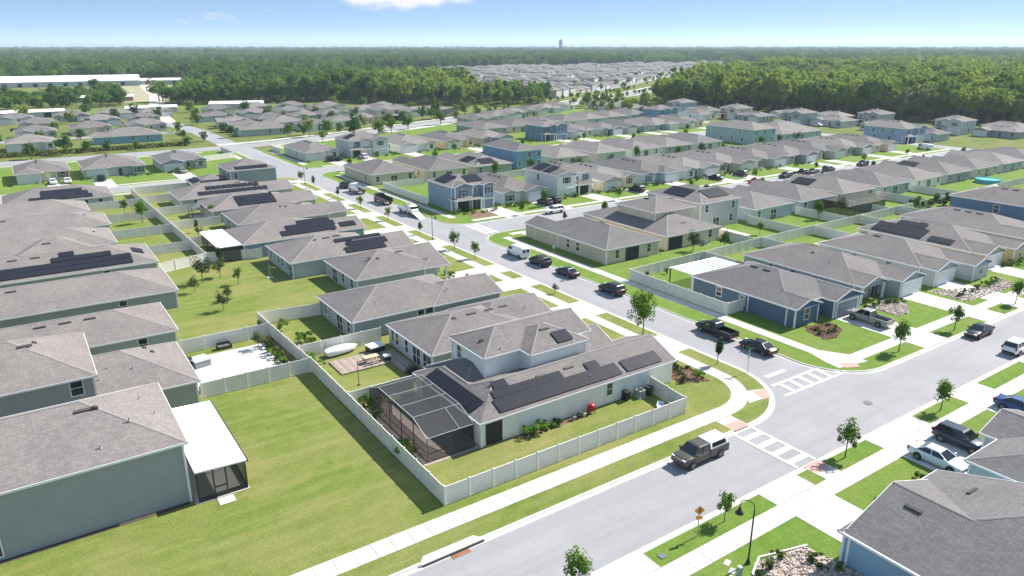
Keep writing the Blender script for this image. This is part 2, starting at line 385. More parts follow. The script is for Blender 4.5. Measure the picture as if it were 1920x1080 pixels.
# sidewalks made of separate slabs
def walk(x0, y0, x1, y1, slabs=True, step=1.52):
    base = struct(sheet('sidewalk', rect(x0, y0, x1, y1), .006, JOINT if slabs else CONC))
    if not slabs: return
    along_x = (x1 - x0) > (y1 - y0); L = (x1 - x0) if along_x else (y1 - y0); n = max(1, round(L / step)); st = L / n
    for i in range(n):
        if along_x: boxobj('slab', CONC, x0 + i * st + .012, y0, .002, x0 + (i + 1) * st - .012, y1, .020, base)
        else: boxobj('slab', CONC, x0, y0 + i * st + .012, .002, x1, y0 + (i + 1) * st - .012, .020, base)
walk(2, 42.55, 56.5, 44.4); walk(-80, 42.55, 1.99, 44.4, False)
walk(61.9, 49.8, 63.7, 130); walk(61.9, 130.01, 63.7, 204, False)
walk(22, 28.3, 104, 30.05); walk(-80, 28.3, 21.99, 30.05, False); walk(104.01, 28.3, XE, 30.05, False)
walk(77, 47.5, 78.7, 116.5); walk(80.5, 42.9, 118, 44.6); walk(118.01, 42.9, XE, 44.6, False)
walk(80, 117.2, XE, 118.8, False); walk(80, 131.8, XE, 133.4, False); walk(77, 137, 78.6, 205, False)
walk(80, 208.2, XE, 209.8, False); walk(80, 222.6, XE, 224.2, False); walk(-80, 207.9, 58, 209.6, False); walk(-80, 222.6, 60, 224.2, False); walk(62.1, 228, 63.8, 272, False); walk(75.8, 229, 77.4, 266, False)
walk(-80, 277.5, 56, 279.2, False)
# curved corner of the walk beside the crossing, as wedge slabs
base = None; ns = 8
mbj = MB()
for i in range(ns):
    a0, a1 = -90 + 90 * i / ns, -90 + 90 * (i + 1) / ns
    o = arc(56.5, 49.8, 7.2, a0 + .12, a1 - .12, 3); ii = arc(56.5, 49.8, 5.4, a0 + .12, a1 - .12, 3)
    if base is None: base = struct(sheet('sidewalk', arc(56.5, 49.8, 7.2, -90, 0, 12) + arc(56.5, 49.8, 5.4, 0, -90, 12), .006, JOINT))
    mb = MB(); top = [(x, y, .02) for x, y in o] + [(x, y, .02) for x, y in reversed(ii)]; mb.poly(top)
    mb.ob('slab', CONC, base)
def pad(pts, z=.014, mat=None, name='path'): return struct(sheet(name, pts, z, mat or CONC))
# kerb ramps with red pads
pad(rect(53.9, 40.45, 56.1, 42.5)); pad(rect(54.0, 40.1, 56.0, 41.45), .022, REDPAD, 'paving')
pad([(59.9, 43.2), (63.2, 42.9), (64.0, 44.5), (61.9, 45.3)]); pad([(61.9, 42.9), (63.1, 42.75), (64.1, 44.4), (62.4, 44.75)], .022, REDPAD, 'paving')
pad([(75.9, 43.0), (80.6, 42.2), (80.6, 44.6), (78.7, 47.6), (77, 47.6), (76.2, 45)]); pad([(76.6, 42.6), (78.4, 41.8), (78.8, 43.0), (77.2, 43.8)], .024, REDPAD, 'paving')
pad(rect(53.8, 30.05, 56.0, 32.2)); pad(rect(54.0, 31.1, 55.9, 32.4), .022, REDPAD, 'paving')
pad(rect(82, 114, 86, 117.2))
# painted crossings and stop bar
def mark(pts, z=ZB + .045, nm='road_marking'): return struct(sheet(nm, pts, z, PAINT))
mark(rect(53.25, 32.7, 53.58, 39.7)); mark(rect(55.86, 32.7, 56.2, 39.7))
for k in range(4): mark(rect(53.6, 33.3 + k * 1.66, 55.84, 33.95 + k * 1.66))
mark([(64.6, 42.05), (77.2, 41.9), (77.2, 42.25), (64.6, 42.4)]); mark([(65.5, 44.35), (75.4, 44.35), (75.4, 44.7), (65.5, 44.7)])
for k in range(6): mark([(66.2 + k * 1.7, 42.42), (66.75 + k * 1.7, 42.42), (66.95 + k * 1.7, 44.33), (66.4 + k * 1.7, 44.33)])
mark(rect(66.9, 46.1, 70.3, 46.65))
mark(rect(76.3, 120.9, 76.65, 129.8)); mark(rect(78.9, 120.9, 79.25, 129.8))
for k in range(5): mark(rect(76.67, 121.6 + k * 1.75, 78.88, 122.3 + k * 1.75))
MH = MB().lathe([(.46, ZB + .02), (.46, ZB + .05), (.42, ZB + .055), (0.01, ZB + .055)], 20).me('manhole_cover', plain('cast_iron', (.12, .115, .11), .7, .2, .2))
for (x, y, nm) in ((70.6, 36.2, 'round iron manhole cover in the middle of the street junction'), (69.9, 88, 'round iron manhole cover in the long street beside the parked cars')):
    tag(ob('manhole_cover', MH, None, (x, y, 0)), nm, 'manhole')
# storm inlet in the kerb at the bottom of the photo
inl = thing('storm_drain', 'concrete kerb storm inlet with a long dark slot at the street edge', 'drain', (22, 40.12, 0))
MB().poly([(-2.9, -.1, .02), (2.9, -.1, .02), (2.2, .75, .06), (-2.2, .75, .06)]).box(-2.7, -.12, -.02, 2.7, .0, .06).ob('lid', CONC, inl)
MB().box(-2.6, -.22, -.118, 2.6, -.13, .0).ob('slot', SHADEFILL, inl)
MB().box(-.35, -.66, -.108, 1.2, -.24, -.085).ob('grate', plain('rust', (.28, .13, .07), .8, .3, .3), inl)

# driveways of jointed slabs
def driveway(x0, y0, x1, y1, nx=2, ny=3, bright=False):
    base = struct(sheet('driveway', rect(x0, y0, x1, y1), .010, JOINT))
    m = CONC2 if bright else CONC
    for i in range(nx):
        for j in range(ny):
            xa, xb = x0 + (x1 - x0) * i / nx, x0 + (x1 - x0) * (i + 1) / nx; ya, yb = y0 + (y1 - y0) * j / ny, y0 + (y1 - y0) * (j + 1) / ny
            boxobj('slab', m, xa + .012, ya + .012, .004, xb - .012, yb - .012, .027, base)
# bare flat slabs, beds and yard surfaces
def bed(pts, mat, z=.012, name='planting_bed'): return struct(sheet(name, pts, z, mat))

# ------------------------------------------------------------ houses
SIDE_ROT = {'S': 0.0, 'E': math.pi / 2, 'N': math.pi, 'W': -math.pi / 2}
OH = 0.4
_cache = {}
def cached(key, fn):
    if key not in _cache: _cache[key] = fn()
    return _cache[key]
def win_frame(w, h, rails=1):
    mb = MB(); t = .1
    mb.box(-w/2 - t, -.06, -t, w/2 + t, .03, 0); mb.box(-w/2 - t, -.06, h, w/2 + t, .03, h + t)
    mb.box(-w/2 - t, -.058, 0, -w/2, .03, h); mb.box(w/2, -.058, 0, w/2 + t, .03, h)
    for k in range(rails): zz = h * (k + 1) / (rails + 1); mb.box(-w/2, -.045, zz - .03, w/2, .02, zz + .03)
    if w > 1.4: mb.box(-.035, -.046, 0, .035, .02, h)
    return mb
def win_mesh(w, h): return cached(('wf', w, h), lambda: win_frame(w, h).me('window', WHITE))
def pane_mesh(w, h): return cached(('wp', w, h), lambda: MB().poly([(-w/2, -.022, 0), (w/2, -.022, 0), (w/2, -.022, h), (-w/2, -.022, h)]).me('pane', GLASS))
def win_simple(w, h):
    def f():
        mb = win_frame(w, h); mb.poly([(-w/2, -.022, 0), (w/2, -.022, 0), (w/2, -.022, h), (-w/2, -.022, h)], 1); return mb.me('window', [WHITE, GLASS])
    return cached(('ws', w, h), f)
def shutter_mesh(h):
    def f():
        mb = MB().box(-.2, -.05, 0, .2, .02, h)
        for k in range(int(h / .12)): mb.box(-.17, -.065, .05 + k * .12, .17, -.049, .11 + k * .12)
        return mb.me('shutter', plain('shutter_dark', (.035, .045, .05), .6))
    return cached(('sh', h), f)
def garage_mesh(w, h, mat):
    def f():
        mb = MB(); n = 4
        for k in range(n):
            z0, z1 = h * k / n, h * (k + 1) / n - .03
            mb.box(-w/2, -.05, z0, w/2, .02, z1)
            for j in range(8):
                xa = -w/2 + w * j / 8 + .08; mb.box(xa, -.065, z0 + .1, xa + w/8 - .16, -.049, z1 - .1)
        return mb.me('garage_door', mat)
    return cached(('gd', w, h, mat.name), f)
def garage_trim(w, h):
    return cached(('gt', w, h), lambda: MB().box(-w/2 - .18, -.09, -.05, -w/2, .02, h + .2).box(w/2, -.09, -.05, w/2 + .18, .02, h + .2).box(-w/2, -.088, h, w/2, .02, h + .19).me('garage_trim', WHITE))
def door_mesh(mat):
    def f():
        mb = MB().box(-.46, -.05, 0, .46, .02, 2.08)
        for (a, b) in ((.15, .75), (.9, 1.9)): mb.box(-.33, -.065, a, -.05, -.049, b).box(.05, -.065, a, .33, -.049, b)
        return mb.me('door', mat)
    return cached(('door', mat.name), f)
DOORTRIM = MB().box(-.6, -.07, 0, -.47, .02, 2.2).box(.47, -.07, 0, .6, .02, 2.2).box(-.47, -.07, 2.09, .47, .02, 2.2).me('door_frame', WHITE)
HANDLE = MB().box(.33, -.12, .98, .39, -.05, 1.06).me('handle', plain('brass_dull', (.3, .27, .2), .4, .8))
DOORS = [plain('door_dark', (.05, .045, .045), .5), plain('door_brown', (.13, .07, .045), .5), plain('door_blue', (.05, .08, .12), .5), plain('door_white', (.7, .7, .7), .5)]
VENTM = MB().box(-.62, -.16, 0, .62, .16, .05).box(-.6, -.14, .05, .6, .12, .13).me('roof_vent', plain('vent_brown', (.055, .048, .045), .7))
VENTS = MB().box(-.22, -.22, 0, .22, .22, .04).box(-.2, -.2, .04, .2, .16, .13).me('roof_vent', plain('vent_brown', (.05, .05, .05), .7))
PIPE = MB().lathe([(.12, 0), (.06, .05), (.055, .35), (.01, .35)], 8).me('vent_pipe', plain('pipe_grey', (.3, .3, .3), .6))
def solar_mesh(w, h): return cached(('sol', w, h), lambda: MB().box(0, 0, 0, w, h, .035, 1).box(.018, .018, .03, w - .018, h - .018, .042, 0).me('solar_panel', [SOLAR, plain('solar_frame', (.03, .03, .034), .4, .6)]))
RAILM = plain('rail_alu', (.35, .35, .36), .4, .8)

def roof_faces(r, p):
    """r=(x0,y0,x1,y1,ze,gables) -> list of (verts, side), ridge segments, zr"""
    x0, y0, x1, y1, ze, gab = r
    ax = 'x' if (x1 - x0) >= (y1 - y0) else 'y'
    if 'E' in gab or 'W' in gab: ax = 'x'
    if 'N' in gab or 'S' in gab: ax = 'y'
    if ax == 'x':
        h = (y1 - y0) / 2; ym = (y0 + y1) / 2; zr = ze + p * h
        a = x0 + (0 if 'W' in gab else h); b = x1 - (0 if 'E' in gab else h)
        if a > b: a = b = (a + b) / 2
        A, B = (a, ym, zr), (b, ym, zr)
        F = [([(x0, y0, ze), (x1, y0, ze), B, A], 'S'), ([(x1, y1, ze), (x0, y1, ze), A, B], 'N')]
        if 'W' not in gab: F.append(([(x0, y1, ze), (x0, y0, ze), A], 'W'))
        if 'E' not in gab: F.append(([(x1, y0, ze), (x1, y1, ze), B], 'E'))
    else:
        h = (x1 - x0) / 2; xm = (x0 + x1) / 2; zr = ze + p * h
        a = y0 + (0 if 'S' in gab else h); b = y1 - (0 if 'N' in gab else h)
        if a > b: a = b = (a + b) / 2
        A, B = (xm, a, zr), (xm, b, zr)
        F = [([(x1, y0, ze), (x1, y1, ze), B, A], 'E'), ([(x0, y1, ze), (x0, y0, ze), A, B], 'W')]
        if 'S' not in gab: F.append(([(x0, y0, ze), (x1, y0, ze), A], 'S'))
        if 'N' not in gab: F.append(([(x1, y1, ze), (x0, y1, ze), B], 'N'))
    segs = [(A, B)]
    for (v, s) in F:
        if len(v) == 3: segs += [(v[0], v[2]), (v[1], v[2])]
    return F, segs, zr, ax, A, B
def dedupe(F):
    out = []
    for v, s in F:
        w = []
        for q in v:
            if not w or (Vector(q) - Vector(w[-1])).length > 1e-5: w.append(q)
        out.append((w, s))
    return out
def slope_place(r, side, along, dist, p, lift=0.0):
    x0, y0, x1, y1, ze = r[:5]; z = ze + p * dist + lift
    loc = {'S': (along, y0 + dist, z), 'N': (along, y1 - dist, z), 'W': (x0 + dist, along, z), 'E': (x1 - dist, along, z)}[side]
    return loc, (math.atan(p), 0, SIDE_ROT[side])
NAMEC = {}
def house(label, rects, wall=(.5, .5, .5), roof=(.17, .155, .15), feats=(), solar=(), vents=(), pitch=.333, group=None, detail=2, name='house', gmat=None, trims=True, z0=-.1):
    rects = [tuple(r) + ('',) * (7 - len(r)) for r in rects]
    cx = (rects[0][0] + rects[0][2]) / 2; cy = (rects[0][1] + rects[0][3]) / 2
    H = thing(name, label, 'house', (cx, cy, 0), 0, group)
    roof = (roof[0] * .84, roof[1] * .845, roof[2] * .845); wm, rm = wallmat(wall), roofmat(roof)
    W = MB(); V, F, U = [], [], []; FA = MB(); RC = MB(); TR = MB()
    nr = []; rsegs = []
    for k, r in enumerate(rects):
        x0, y0, x1, y1, ze, gab, flag = r
        e = .011 * k; x0 += e - cx; x1 -= e + cx; y0 += e - cy; y1 -= e + cy; ze -= .006 * k
        r = (x0, y0, x1, y1, ze, gab); nr.append(r)
        Fs, segs, zr, ax, A, B = roof_faces(r, pitch)
        rsegs.append((k, segs))
        if flag != 'noroof':
            for v, s in dedupe(Fs):
                b = len(V); V += v; F.append(list(range(b, b + len(v))))
                c, sn = math.cos(SIDE_ROT[s]), math.sin(SIDE_ROT[s]); k2 = math.sqrt(1 + pitch * pitch)
                uv = []
                for (x, y, z) in v: uv.append((x * c + y * sn, (z - ze) / pitch * k2 if pitch > 0 else y))
                U.append(uv)
            # fascia band, rake boards and soffit
            fh = .17
            def band(a, bb, off):
                n = Vector((bb[1] - a[1], a[0] - bb[0], 0)).normalized() * off
                FA.poly([(a[0] + n.x, a[1] + n.y, a[2] - fh), (bb[0] + n.x, bb[1] + n.y, bb[2] - fh), (bb[0] + n.x, bb[1] + n.y, bb[2] + .02), (a[0] + n.x, a[1] + n.y, a[2] + .02)])
                FA.poly([(a[0] + n.x, a[1] + n.y, a[2] + .02), (bb[0] + n.x, bb[1] + n.y, bb[2] + .02), (bb[0] - n.x * 3, bb[1] - n.y * 3, bb[2] + .02 ), (a[0] - n.x * 3, a[1] - n.y * 3, a[2] + .02)])
            cs = {'S': ((x0, y0, ze), (x1, y0, ze)), 'E': ((x1, y0, ze), (x1, y1, ze)), 'N': ((x1, y1, ze), (x0, y1, ze)), 'W': ((x0, y1, ze), (x0, y0, ze))}
            for s, (a, bb) in cs.items():
                if s in gab:
                    rd = B if s in 'EN' else A
                    band(a, rd, .012); band(rd, bb, .012)
                else: band(a, bb, .012)
            FA.poly([(x0, y1, ze - fh + .01), (x1, y1, ze - fh + .01), (x1, y0, ze - fh + .01), (x0, y0, ze - fh + .01)])
        # walls
        a0, b0, a1, b1 = x0 + OH, y0 + OH, x1 - OH, y1 - OH; zt = ze - .12
        if flag == 'open':
            for (px, py) in ((a0 + .1, b0 + .1), (a1 - .1, b0 + .1), (a0 + .1, b1 - .1), (a1 - .1, b1 - .1)):
                MB().box(px - .14, py - .14, 0, px + .14, py + .14, zt).box(px - .2, py - .2, -.02, px + .2, py + .2, .25).ob('porch_post', WHITE, H)
        else:
            zb = z0 if r[4] < 4 or flag != 'upper' else 2.2
            for q in (((a0, b0), (a1, b0)), ((a1, b0), (a1, b1)), ((a1, b1), (a0, b1)), ((a0, b1), (a0, b0))):
                W.poly([(*q[0], zb), (*q[1], zb), (*q[1], zt), (*q[0], zt)])
            if trims and detail >= 2:
                for (px, py) in ((a0, b0), (a1, b0), (a1, b1), (a0, b1)): boxobj('corner_trim', WHITE, px - .09, py - .09, zb + .02, px + .09, py + .09, zt - .02 - .004 * k, H)
        if flag != 'noroof':
            u = .4 * pitch - .04
            for s in gab:
                if ax == 'x':
                    X = a0 if s == 'W' else a1; ym = (y0 + y1) / 2; pl = [(X, b0, zt), (X, b1, zt), (X, b1, ze + u), (X, ym, zr - .05), (X, b0, ze + u)]
                    if s == 'W': pl = pl[::-1]
                else:
                    Y = b0 if s == 'S' else b1; xm = (x0 + x1) / 2; pl = [(a0, Y, zt), (a1, Y, zt), (a1, Y, ze + u), (xm, Y, zr - .05), (a0, Y, ze + u)]
                    if s == 'N': pl = pl[::-1]
                W.poly(pl)
    def hz(r, x, y):
        x0, y0, x1, y1, ze, gab = r
        if not (x0 < x < x1 and y0 < y < y1): return -9
        return ze + pitch * min([d for d, sd in ((x - x0, 'W'), (x1 - x, 'E'), (y - y0, 'S'), (y1 - y, 'N')) if sd not in gab])
    runs = []
    if detail >= 1:
        for k, segs in rsegs:
            for (a, bb) in segs:
                a, bb = Vector(a), Vector(bb); L = (bb - a).length
                if L < .4: continue
                d = (bb - a).normalized(); n = Vector((-d.y, d.x, 0)).normalized() * .13; up = Vector((0, 0, .035)); dn = Vector((0, 0, -.015)); m = max(1, int(L / .7))
                run = MB()
                for t in range(m + 1):
                    if t == m:
                        if run.F: runs.append(run)
                        break
                    p, q_ = a.lerp(bb, t / m), a.lerp(bb, (t + 1) / m); c = (p + q_) / 2
                    if any(hz(nr[o], c.x, c.y) > c.z - .05 for o in range(len(nr)) if o != k):
                        if run.F: runs.append(run); run = MB()
                        continue
                    run.poly([p + n + dn, p + up, q_ + up, q_ + n + dn]); run.poly([p + up, p - n + dn, q_ - n + dn, q_ + up])
    W.ob('wall', wm, H)
    ro = ob('roof', mesh('roof', V, F, rm, None, U), H)
    FA.ob('fascia', WHITE, ro)
    for run in runs: run.ob('ridge_cap', plain('ridge_' + rm.name, sc(roof, 1.08), .9, var=.15, scale=4), ro)
    for ft in feats:
        kind, side, along, plane = ft[:4]; z = ft[4] if len(ft) > 4 else .9; w = ft[5] if len(ft) > 5 else .95; h = ft[6] if len(ft) > 6 else 1.45
        loc = {'S': (along - cx, plane - cy - .012, z), 'N': (along - cx, plane - cy + .012, z), 'E': (plane - cx + .012, along - cy, z), 'W': (plane - cx - .012, along - cy, z)}[side]
        rot = (0, 0, SIDE_ROT[side])
        if kind in ('window', 'shuttered'):
            if detail >= 2 or kind == 'shuttered':
                o = ob('window', win_mesh(w, h), H, loc, rot); ob('pane', pane_mesh(w, h), o)
                if kind == 'shuttered':
                    for s in (-1, 1): ob('shutter', shutter_mesh(h), o, (s * (w / 2 + .32), 0, 0))
            else: ob('window', win_simple(w, h), H, loc, rot)
        elif kind == 'slider':
            loc = (loc[0], loc[1], 0.02); o = ob('glass_door', win_mesh(1.9, 2.1), H, loc, rot); ob('pane', pane_mesh(1.9, 2.1), o)
        elif kind == 'garage':
            loc = (loc[0], loc[1], 0.02); gw = w if len(ft) > 5 else 4.9
            o = ob('garage_door', garage_mesh(gw, 2.15, gmat or plain('garage_white', (.68, .69, .69), .5, var=.04)), H, loc, rot)
            if detail >= 1: ob('garage_trim', garage_trim(gw, 2.15), o)
        elif kind == 'door':
            loc = (loc[0], loc[1], 0.02); o = ob('door', door_mesh(DOORS[int(along * 7) % 4]), H, loc, rot)
            if detail >= 2: ob('door_frame', DOORTRIM, o); ob('handle', HANDLE, o)
        elif kind == 'dark':          # flat panel with the shade of porches and open bays painted in
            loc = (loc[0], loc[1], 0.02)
            ob('recess', cached(('dk', w, h), lambda: MB().poly([(-w/2, -.02, 0), (w/2, -.02, 0), (w/2, -.02, h), (-w/2, -.02, h)]).me('recess', SHADEFILL)), H, loc, rot)
    for vt in vents:
        k, side, along, dist = vt[:4]; kind = vt[4] if len(vt) > 4 else 'long'
        al = along - (cx if side in 'SN' else cy)
        loc, rot = slope_place(nr[k], side, al, dist, pitch, .0)
        if kind == 'pipe': ob('vent_pipe', PIPE, H, loc)
        else: ob('roof_vent', VENTM if kind == 'long' else VENTS, H, loc, rot)
    for sl in solar:
        k, side, along, dist, nc, nrw = sl[:6]; pw, ph = (sl[6] if len(sl) > 6 else (1.02, 1.68)); gap = sl[7] if len(sl) > 7 else .02
        sgn = {'S': 1, 'E': 1, 'N': -1, 'W': -1}[side]; ct = math.cos(math.atan(pitch))
        me = solar_mesh(pw, ph)
        for i in range(nc):
            for j in range(nrw):
                al = along + sgn * i * (pw + gap) - (cx if side in 'SN' else cy)
                loc, rot = slope_place(nr[k], side, al, dist + j * (ph + gap) * ct, pitch, .12)
                ob('solar_panel', me, H, loc, rot)
    H['_r'] = [c for r in nr for c in r[:5]]
    del H['_r']
    return H

WALLS = {'grey': (.36, .375, .38), 'light grey': (.58, .575, .56), 'beige': (.58, .52, .41), 'tan': (.58, .50, .38), 'cream': (.66, .585, .44), 'white': (.74, .73, .70), 'pale blue': (.40, .48, .53),
         'blue': (.155, .245, .34), 'dark blue': (.105, .165, .23), 'slate blue': (.24, .33, .40), 'pale green': (.42, .47, .44), 'greenish grey': (.38, .42, .41), 'lavender blue': (.33, .40, .55), 'yellow': (.62, .50, .27), 'steel blue': (.20, .35, .46), 'teal grey': (.36, .46, .47)}
ROOFS = [(.235, .215, .208), (.215, .198, .192), (.25, .225, .215), (.20, .19, .19), (.255, .232, .217)]
def auto(x0, y0, x1, y1, front, label, colour='grey', storeys=1, seed=0, detail=1, solar=None, group='houses', roofi=None, gside=None, bare=False):
    """generic subdivision house inside the eave rectangle; front is S/N/E/W"""
    q = random.Random(seed * 131 + 17)
    cx, cy = (x0 + x1) / 2, (y0 + y1) / 2
    Wd, D = ((x1 - x0), (y1 - y0)) if front in 'SN' else ((y1 - y0), (x1 - x0))
    rz = {'S': 0, 'E': 1, 'N': 2, 'W': 3}[front]
    def m(x, y):
        for _ in range(rz): x, y = -y, x
        return (x + cx, y + cy)
    def mr(a, b, c, d):
        p, s = m(a, b), m(c, d); return (min(p[0], s[0]), min(p[1], s[1]), max(p[0], s[0]), max(p[1], s[1]))
    ss = 'SENW'
    def ms(s): return ss[(ss.index(s) + rz) % 4]
    gs = gside if gside is not None else q.choice((-1, 1)); hw, hd = Wd / 2, D / 2; ze = q.choice((2.75, 2.75, 2.9))
    rects, feats = [], []
    def F(kind, side, along, plane, *a):
        p = m(along, plane) if side in 'SN' else m(plane, along)
        s2 = ms(side); feats.append((kind, s2, p[0] if s2 in 'SN' else p[1], p[1] if s2 in 'SN' else p[0]) + a)
    gy = -hd
    wk = lambda: (q.choice((.9, .95, 1.05)), 1.45)
    if storeys == 1:
        fy = -hd + q.choice((1.6, 2.4, 3.2))
        rects.append(mr(-hw, fy, hw, hd) + (ze, ''))
        gw = min(6.8, Wd * .52); ga = gs * hw; gb = gs * (hw - gw)
        kind = q.choice(('S', 'S', ''))
        rects.append(mr(min(ga, gb), gy, max(ga, gb), hd - 3) + (ze, ms('S') if kind else ''))
        ew = 4.2; ea = -gs * hw; eb = -gs * (hw - ew)
        ey = fy - q.choice((.8, 1.3))
        rects.append(mr(min(ea, eb), ey, max(ea, eb), 0) + (ze, ms('S') if q.random() < .75 else ''))
        F('garage', 'S', (ga + gb) / 2, gy + OH + .011)
        F(q.choice(('window', 'shuttered', 'window')), 'S', (ea + eb) / 2, ey + OH + .022, .8, 1.3 if q.random() < .5 else .95, 1.45)
        mid = (gb + eb) / 2
        if abs(gb - eb) > 1.3: F('door', 'S', mid, fy + OH)
    else:
        zu = 5.6
        rects.append(mr(-hw, -hd + 1.3, hw, hd) + (zu, ''))
        gw = min(6.6, Wd * .55); ga = gs * hw; gb = gs * (hw - gw)
        rects.append(mr(min(ga, gb), -hd, max(ga, gb), hd - 2) + (zu, ms('S')))
        pa, pb = -gs * hw, gb
        rects.append(mr(min(pa, pb), -hd - .4, max(pa, pb), -hd + 3) + (2.75, '', 'open'))
        F('garage', 'S', (ga + gb) / 2, -hd + OH + .011)
        F('shuttered', 'S', (ga + gb) / 2, -hd + OH + .011, 3.5, 1.3, 1.45)
        F('shuttered', 'S', (pa * .6 + pb * .4), -hd + 1.3 + OH, 3.5); 
        F('window', 'S', pb - gs * 1.1, -hd + 1.3 + OH, 3.6, .7, 1.0)
        F('dark', 'S', (pa + pb) / 2 + gs * .3, -hd + 1.3 + OH, 0, abs(pa - pb) * .62, 2.2)
        if q.random() < .5: rects.append(mr(-hw * .15 - 2.4, -hd + .7, -hw * .15 + 2.4, hd - 3) + (zu, ms('S')))
    lv = (.85,) if storeys == 1 else (.85, 3.5)
    for z in lv:
        for (s, pl, n, L) in (('W', -hw + OH, q.choice((1, 2, 3)), hd), ('E', hw - OH, q.choice((1, 2, 3)), hd), ('N', hd - OH, 3, hw)):
            for i in range(n):
                al = (-L * .5 + L * 1.25 * (i + .5) / n) if s != 'N' else (-L * .72 + L * 1.44 * i / 2)
                if s == 'N' and i == 1 and z < 1: F('slider', 'N', al, pl)
                elif q.random() < .85: F('window', s, al, pl, z, *wk())
    r0 = rects[0]; vents = []
    lx = r0[2] - r0[0] >= r0[3] - r0[1]
    sides = ('S', 'N') if lx else ('E', 'W')
    half = min(r0[2] - r0[0], r0[3] - r0[1]) / 2
    for i in range(3):
        al = ((r0[0] + r0[2]) / 2 if lx else (r0[1] + r0[3]) / 2) + (i - 1) * 2.1
        vents.append((0, sides[0 if front in 'NE' else 1], al, half - .9))
    vents.append((0, sides[0], al - 1, half * .5, 'pipe')); vents.append((0, sides[1], al + 1, half * .6, 'pipe'))
    rf = ROOFS[(roofi if roofi is not None else seed) % len(ROOFS)]
    kk = q.uniform(.84, 1.12)
    rf = tuple(c * kk for c in rf)
    gm = None
    if colour in ('blue', 'dark blue'): gm = plain('garage_blue', (.20, .27, .33), .5)
    return house(label, rects, WALLS[colour], rf, feats, solar or (), () if bare else vents, .333, group, detail, gmat=gm)

# ------------------------------------------------------------ the near houses, built one by one
RF = (.235, .212, .204); RFL = (.262, .234, .222); RFD = (.19, .18, .18)
T = house('pale two-storey corner house with black solar panels, screened pool cage and vinyl fence',
    [(31.3, 51.2, 57.2, 59.6, 2.7, 'E'), (31.3, 51.2, 36.3, 65.0, 2.7, ''), (33, 57.4, 54.2, 65.7, 2.7, 'E'), (36.0, 58.0, 50.4, 65.6, 5.6, 'E', 'upper'), (40.5, 56.0, 48.6, 63.4, 5.6, '', 'upper')],
    (.80, .79, .755), RF,
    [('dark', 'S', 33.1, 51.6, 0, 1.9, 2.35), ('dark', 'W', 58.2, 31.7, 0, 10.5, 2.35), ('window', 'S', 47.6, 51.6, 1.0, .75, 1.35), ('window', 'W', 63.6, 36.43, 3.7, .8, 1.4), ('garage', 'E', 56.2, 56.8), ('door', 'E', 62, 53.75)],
    [(0, 'S', 33.9, .42, 15, 1), (0, 'S', 50.2, .42, 5, 1), (0, 'S', 34.3, 2.02, 5, 1, (1.68, 1.02)), (0, 'S', 34.9, 3.0, 1, 1, (1.68, 1.02)), (0, 'S', 46.0, 2.02, 1, 1, (1.68, 1.02)),
     (1, 'W', 62.7, .3, 9, 1), (4, 'S', 44.6, .55, 2, 1)],
    [(0, 'S', 37.6, 2.9), (0, 'S', 40.6, 3.1), (0, 'S', 44.2, 3.1), (4, 'S', 44.4, 2.9), (3, 'W', 61, 1.6, 'sq'), (0, 'S', 45.6, 1.2, 'pipe'), (3, 'S', 38.6, .7, 'pipe'), (1, 'E', 61.5, 1.0, 'sq')],
    .417, gmat=None, name='house')
boxobj('corner_post', WHITE, 31.75 - 44.25, 51.62 - 55.4, -.05, 32.15 - 44.25, 52.0 - 55.4, 2.55, T)
# screened pool cage
cage = thing('pool_enclosure', 'black mesh pool cage with white roof beams against the corner house', 'screen enclosure', (28.7, 58.2, 0))
def cl(x, y, z): return (x - 28.7, y - 58.2, z)
cx0, cx1, cya, cyb, cyc, cyd, zl, zh = 26.2, 31.15, 52.0, 54.7, 62.3, 64.6, 2.45, 3.4
for pts in ([(cx0, cya, 0), (cx1, cya, 0), (cx1, cya, zl), (cx0, cya, zl)], [(cx0, cyd, 0), (cx0, cya, 0), (cx0, cya, zl), (cx0, cyb, zh), (cx0, cyc, zh), (cx0, cyd, zl)], [(cx0, cyd, 0), (cx1, cyd, 0), (cx1, cyd, zl), (cx0, cyd, zl)],
            [(cx0, cya, zl), (cx1, cya, zl), (cx1, cyb, zh), (cx0, cyb, zh)], [(cx0, cyb, zh), (cx1, cyb, zh), (cx1, cyc, zh), (cx0, cyc, zh)], [(cx0, cyc, zh), (cx1, cyc, zh), (cx1, cyd, zl), (cx0, cyd, zl)]):
    MB().poly([cl(*q) for q in pts]).ob('screen', SCREEN, cage)
BRONZE = plain('bronze_frame', (.075, .06, .05), .5, .3)
def beam(a, b, r, mat, nm='beam'): MB().tube([cl(*a), cl(*b)], r, 4).ob(nm, mat, cage)
WALU = plain('white_alu', (.36, .37, .38), .45)
for y, z in ((cya, zl), (cyb, zh), (57.3, zh), (59.9, zh), (cyc, zh), (cyd, zl)): beam((cx0, y, z + .03), (cx1, y, z + .03), .04, WALU)
for (a, b) in (((cya, zl), (cyb, zh)), ((cyb, zh), (cyc, zh)), ((cyc, zh), (cyd, zl))):
    for x in (cx0, cx1): beam((x, a[0], a[1] + .03), (x, b[0], b[1] + .03), .04, WALU)
beam((29.6, cya, zl + .03), (29.6, cyb, zh + .03), .03, WALU)
for y in (52, 54.7, 57.3, 59.9, 62.3, 64.6): beam((cx0, y, 0), (cx0, y, zl if y in (52, 64.6) else zh), .05, BRONZE, 'post')
for x in (28.6, 31.1): beam((x, cya, 0), (x, cya, zl), .05, BRONZE, 'post')
for z in (.9, .08): beam((cx0, cya, z), (cx0, cyd, z), .04, BRONZE, 'rail'); beam((cx0, cya, z), (cx1, cya, z), .04, BRONZE, 'rail')
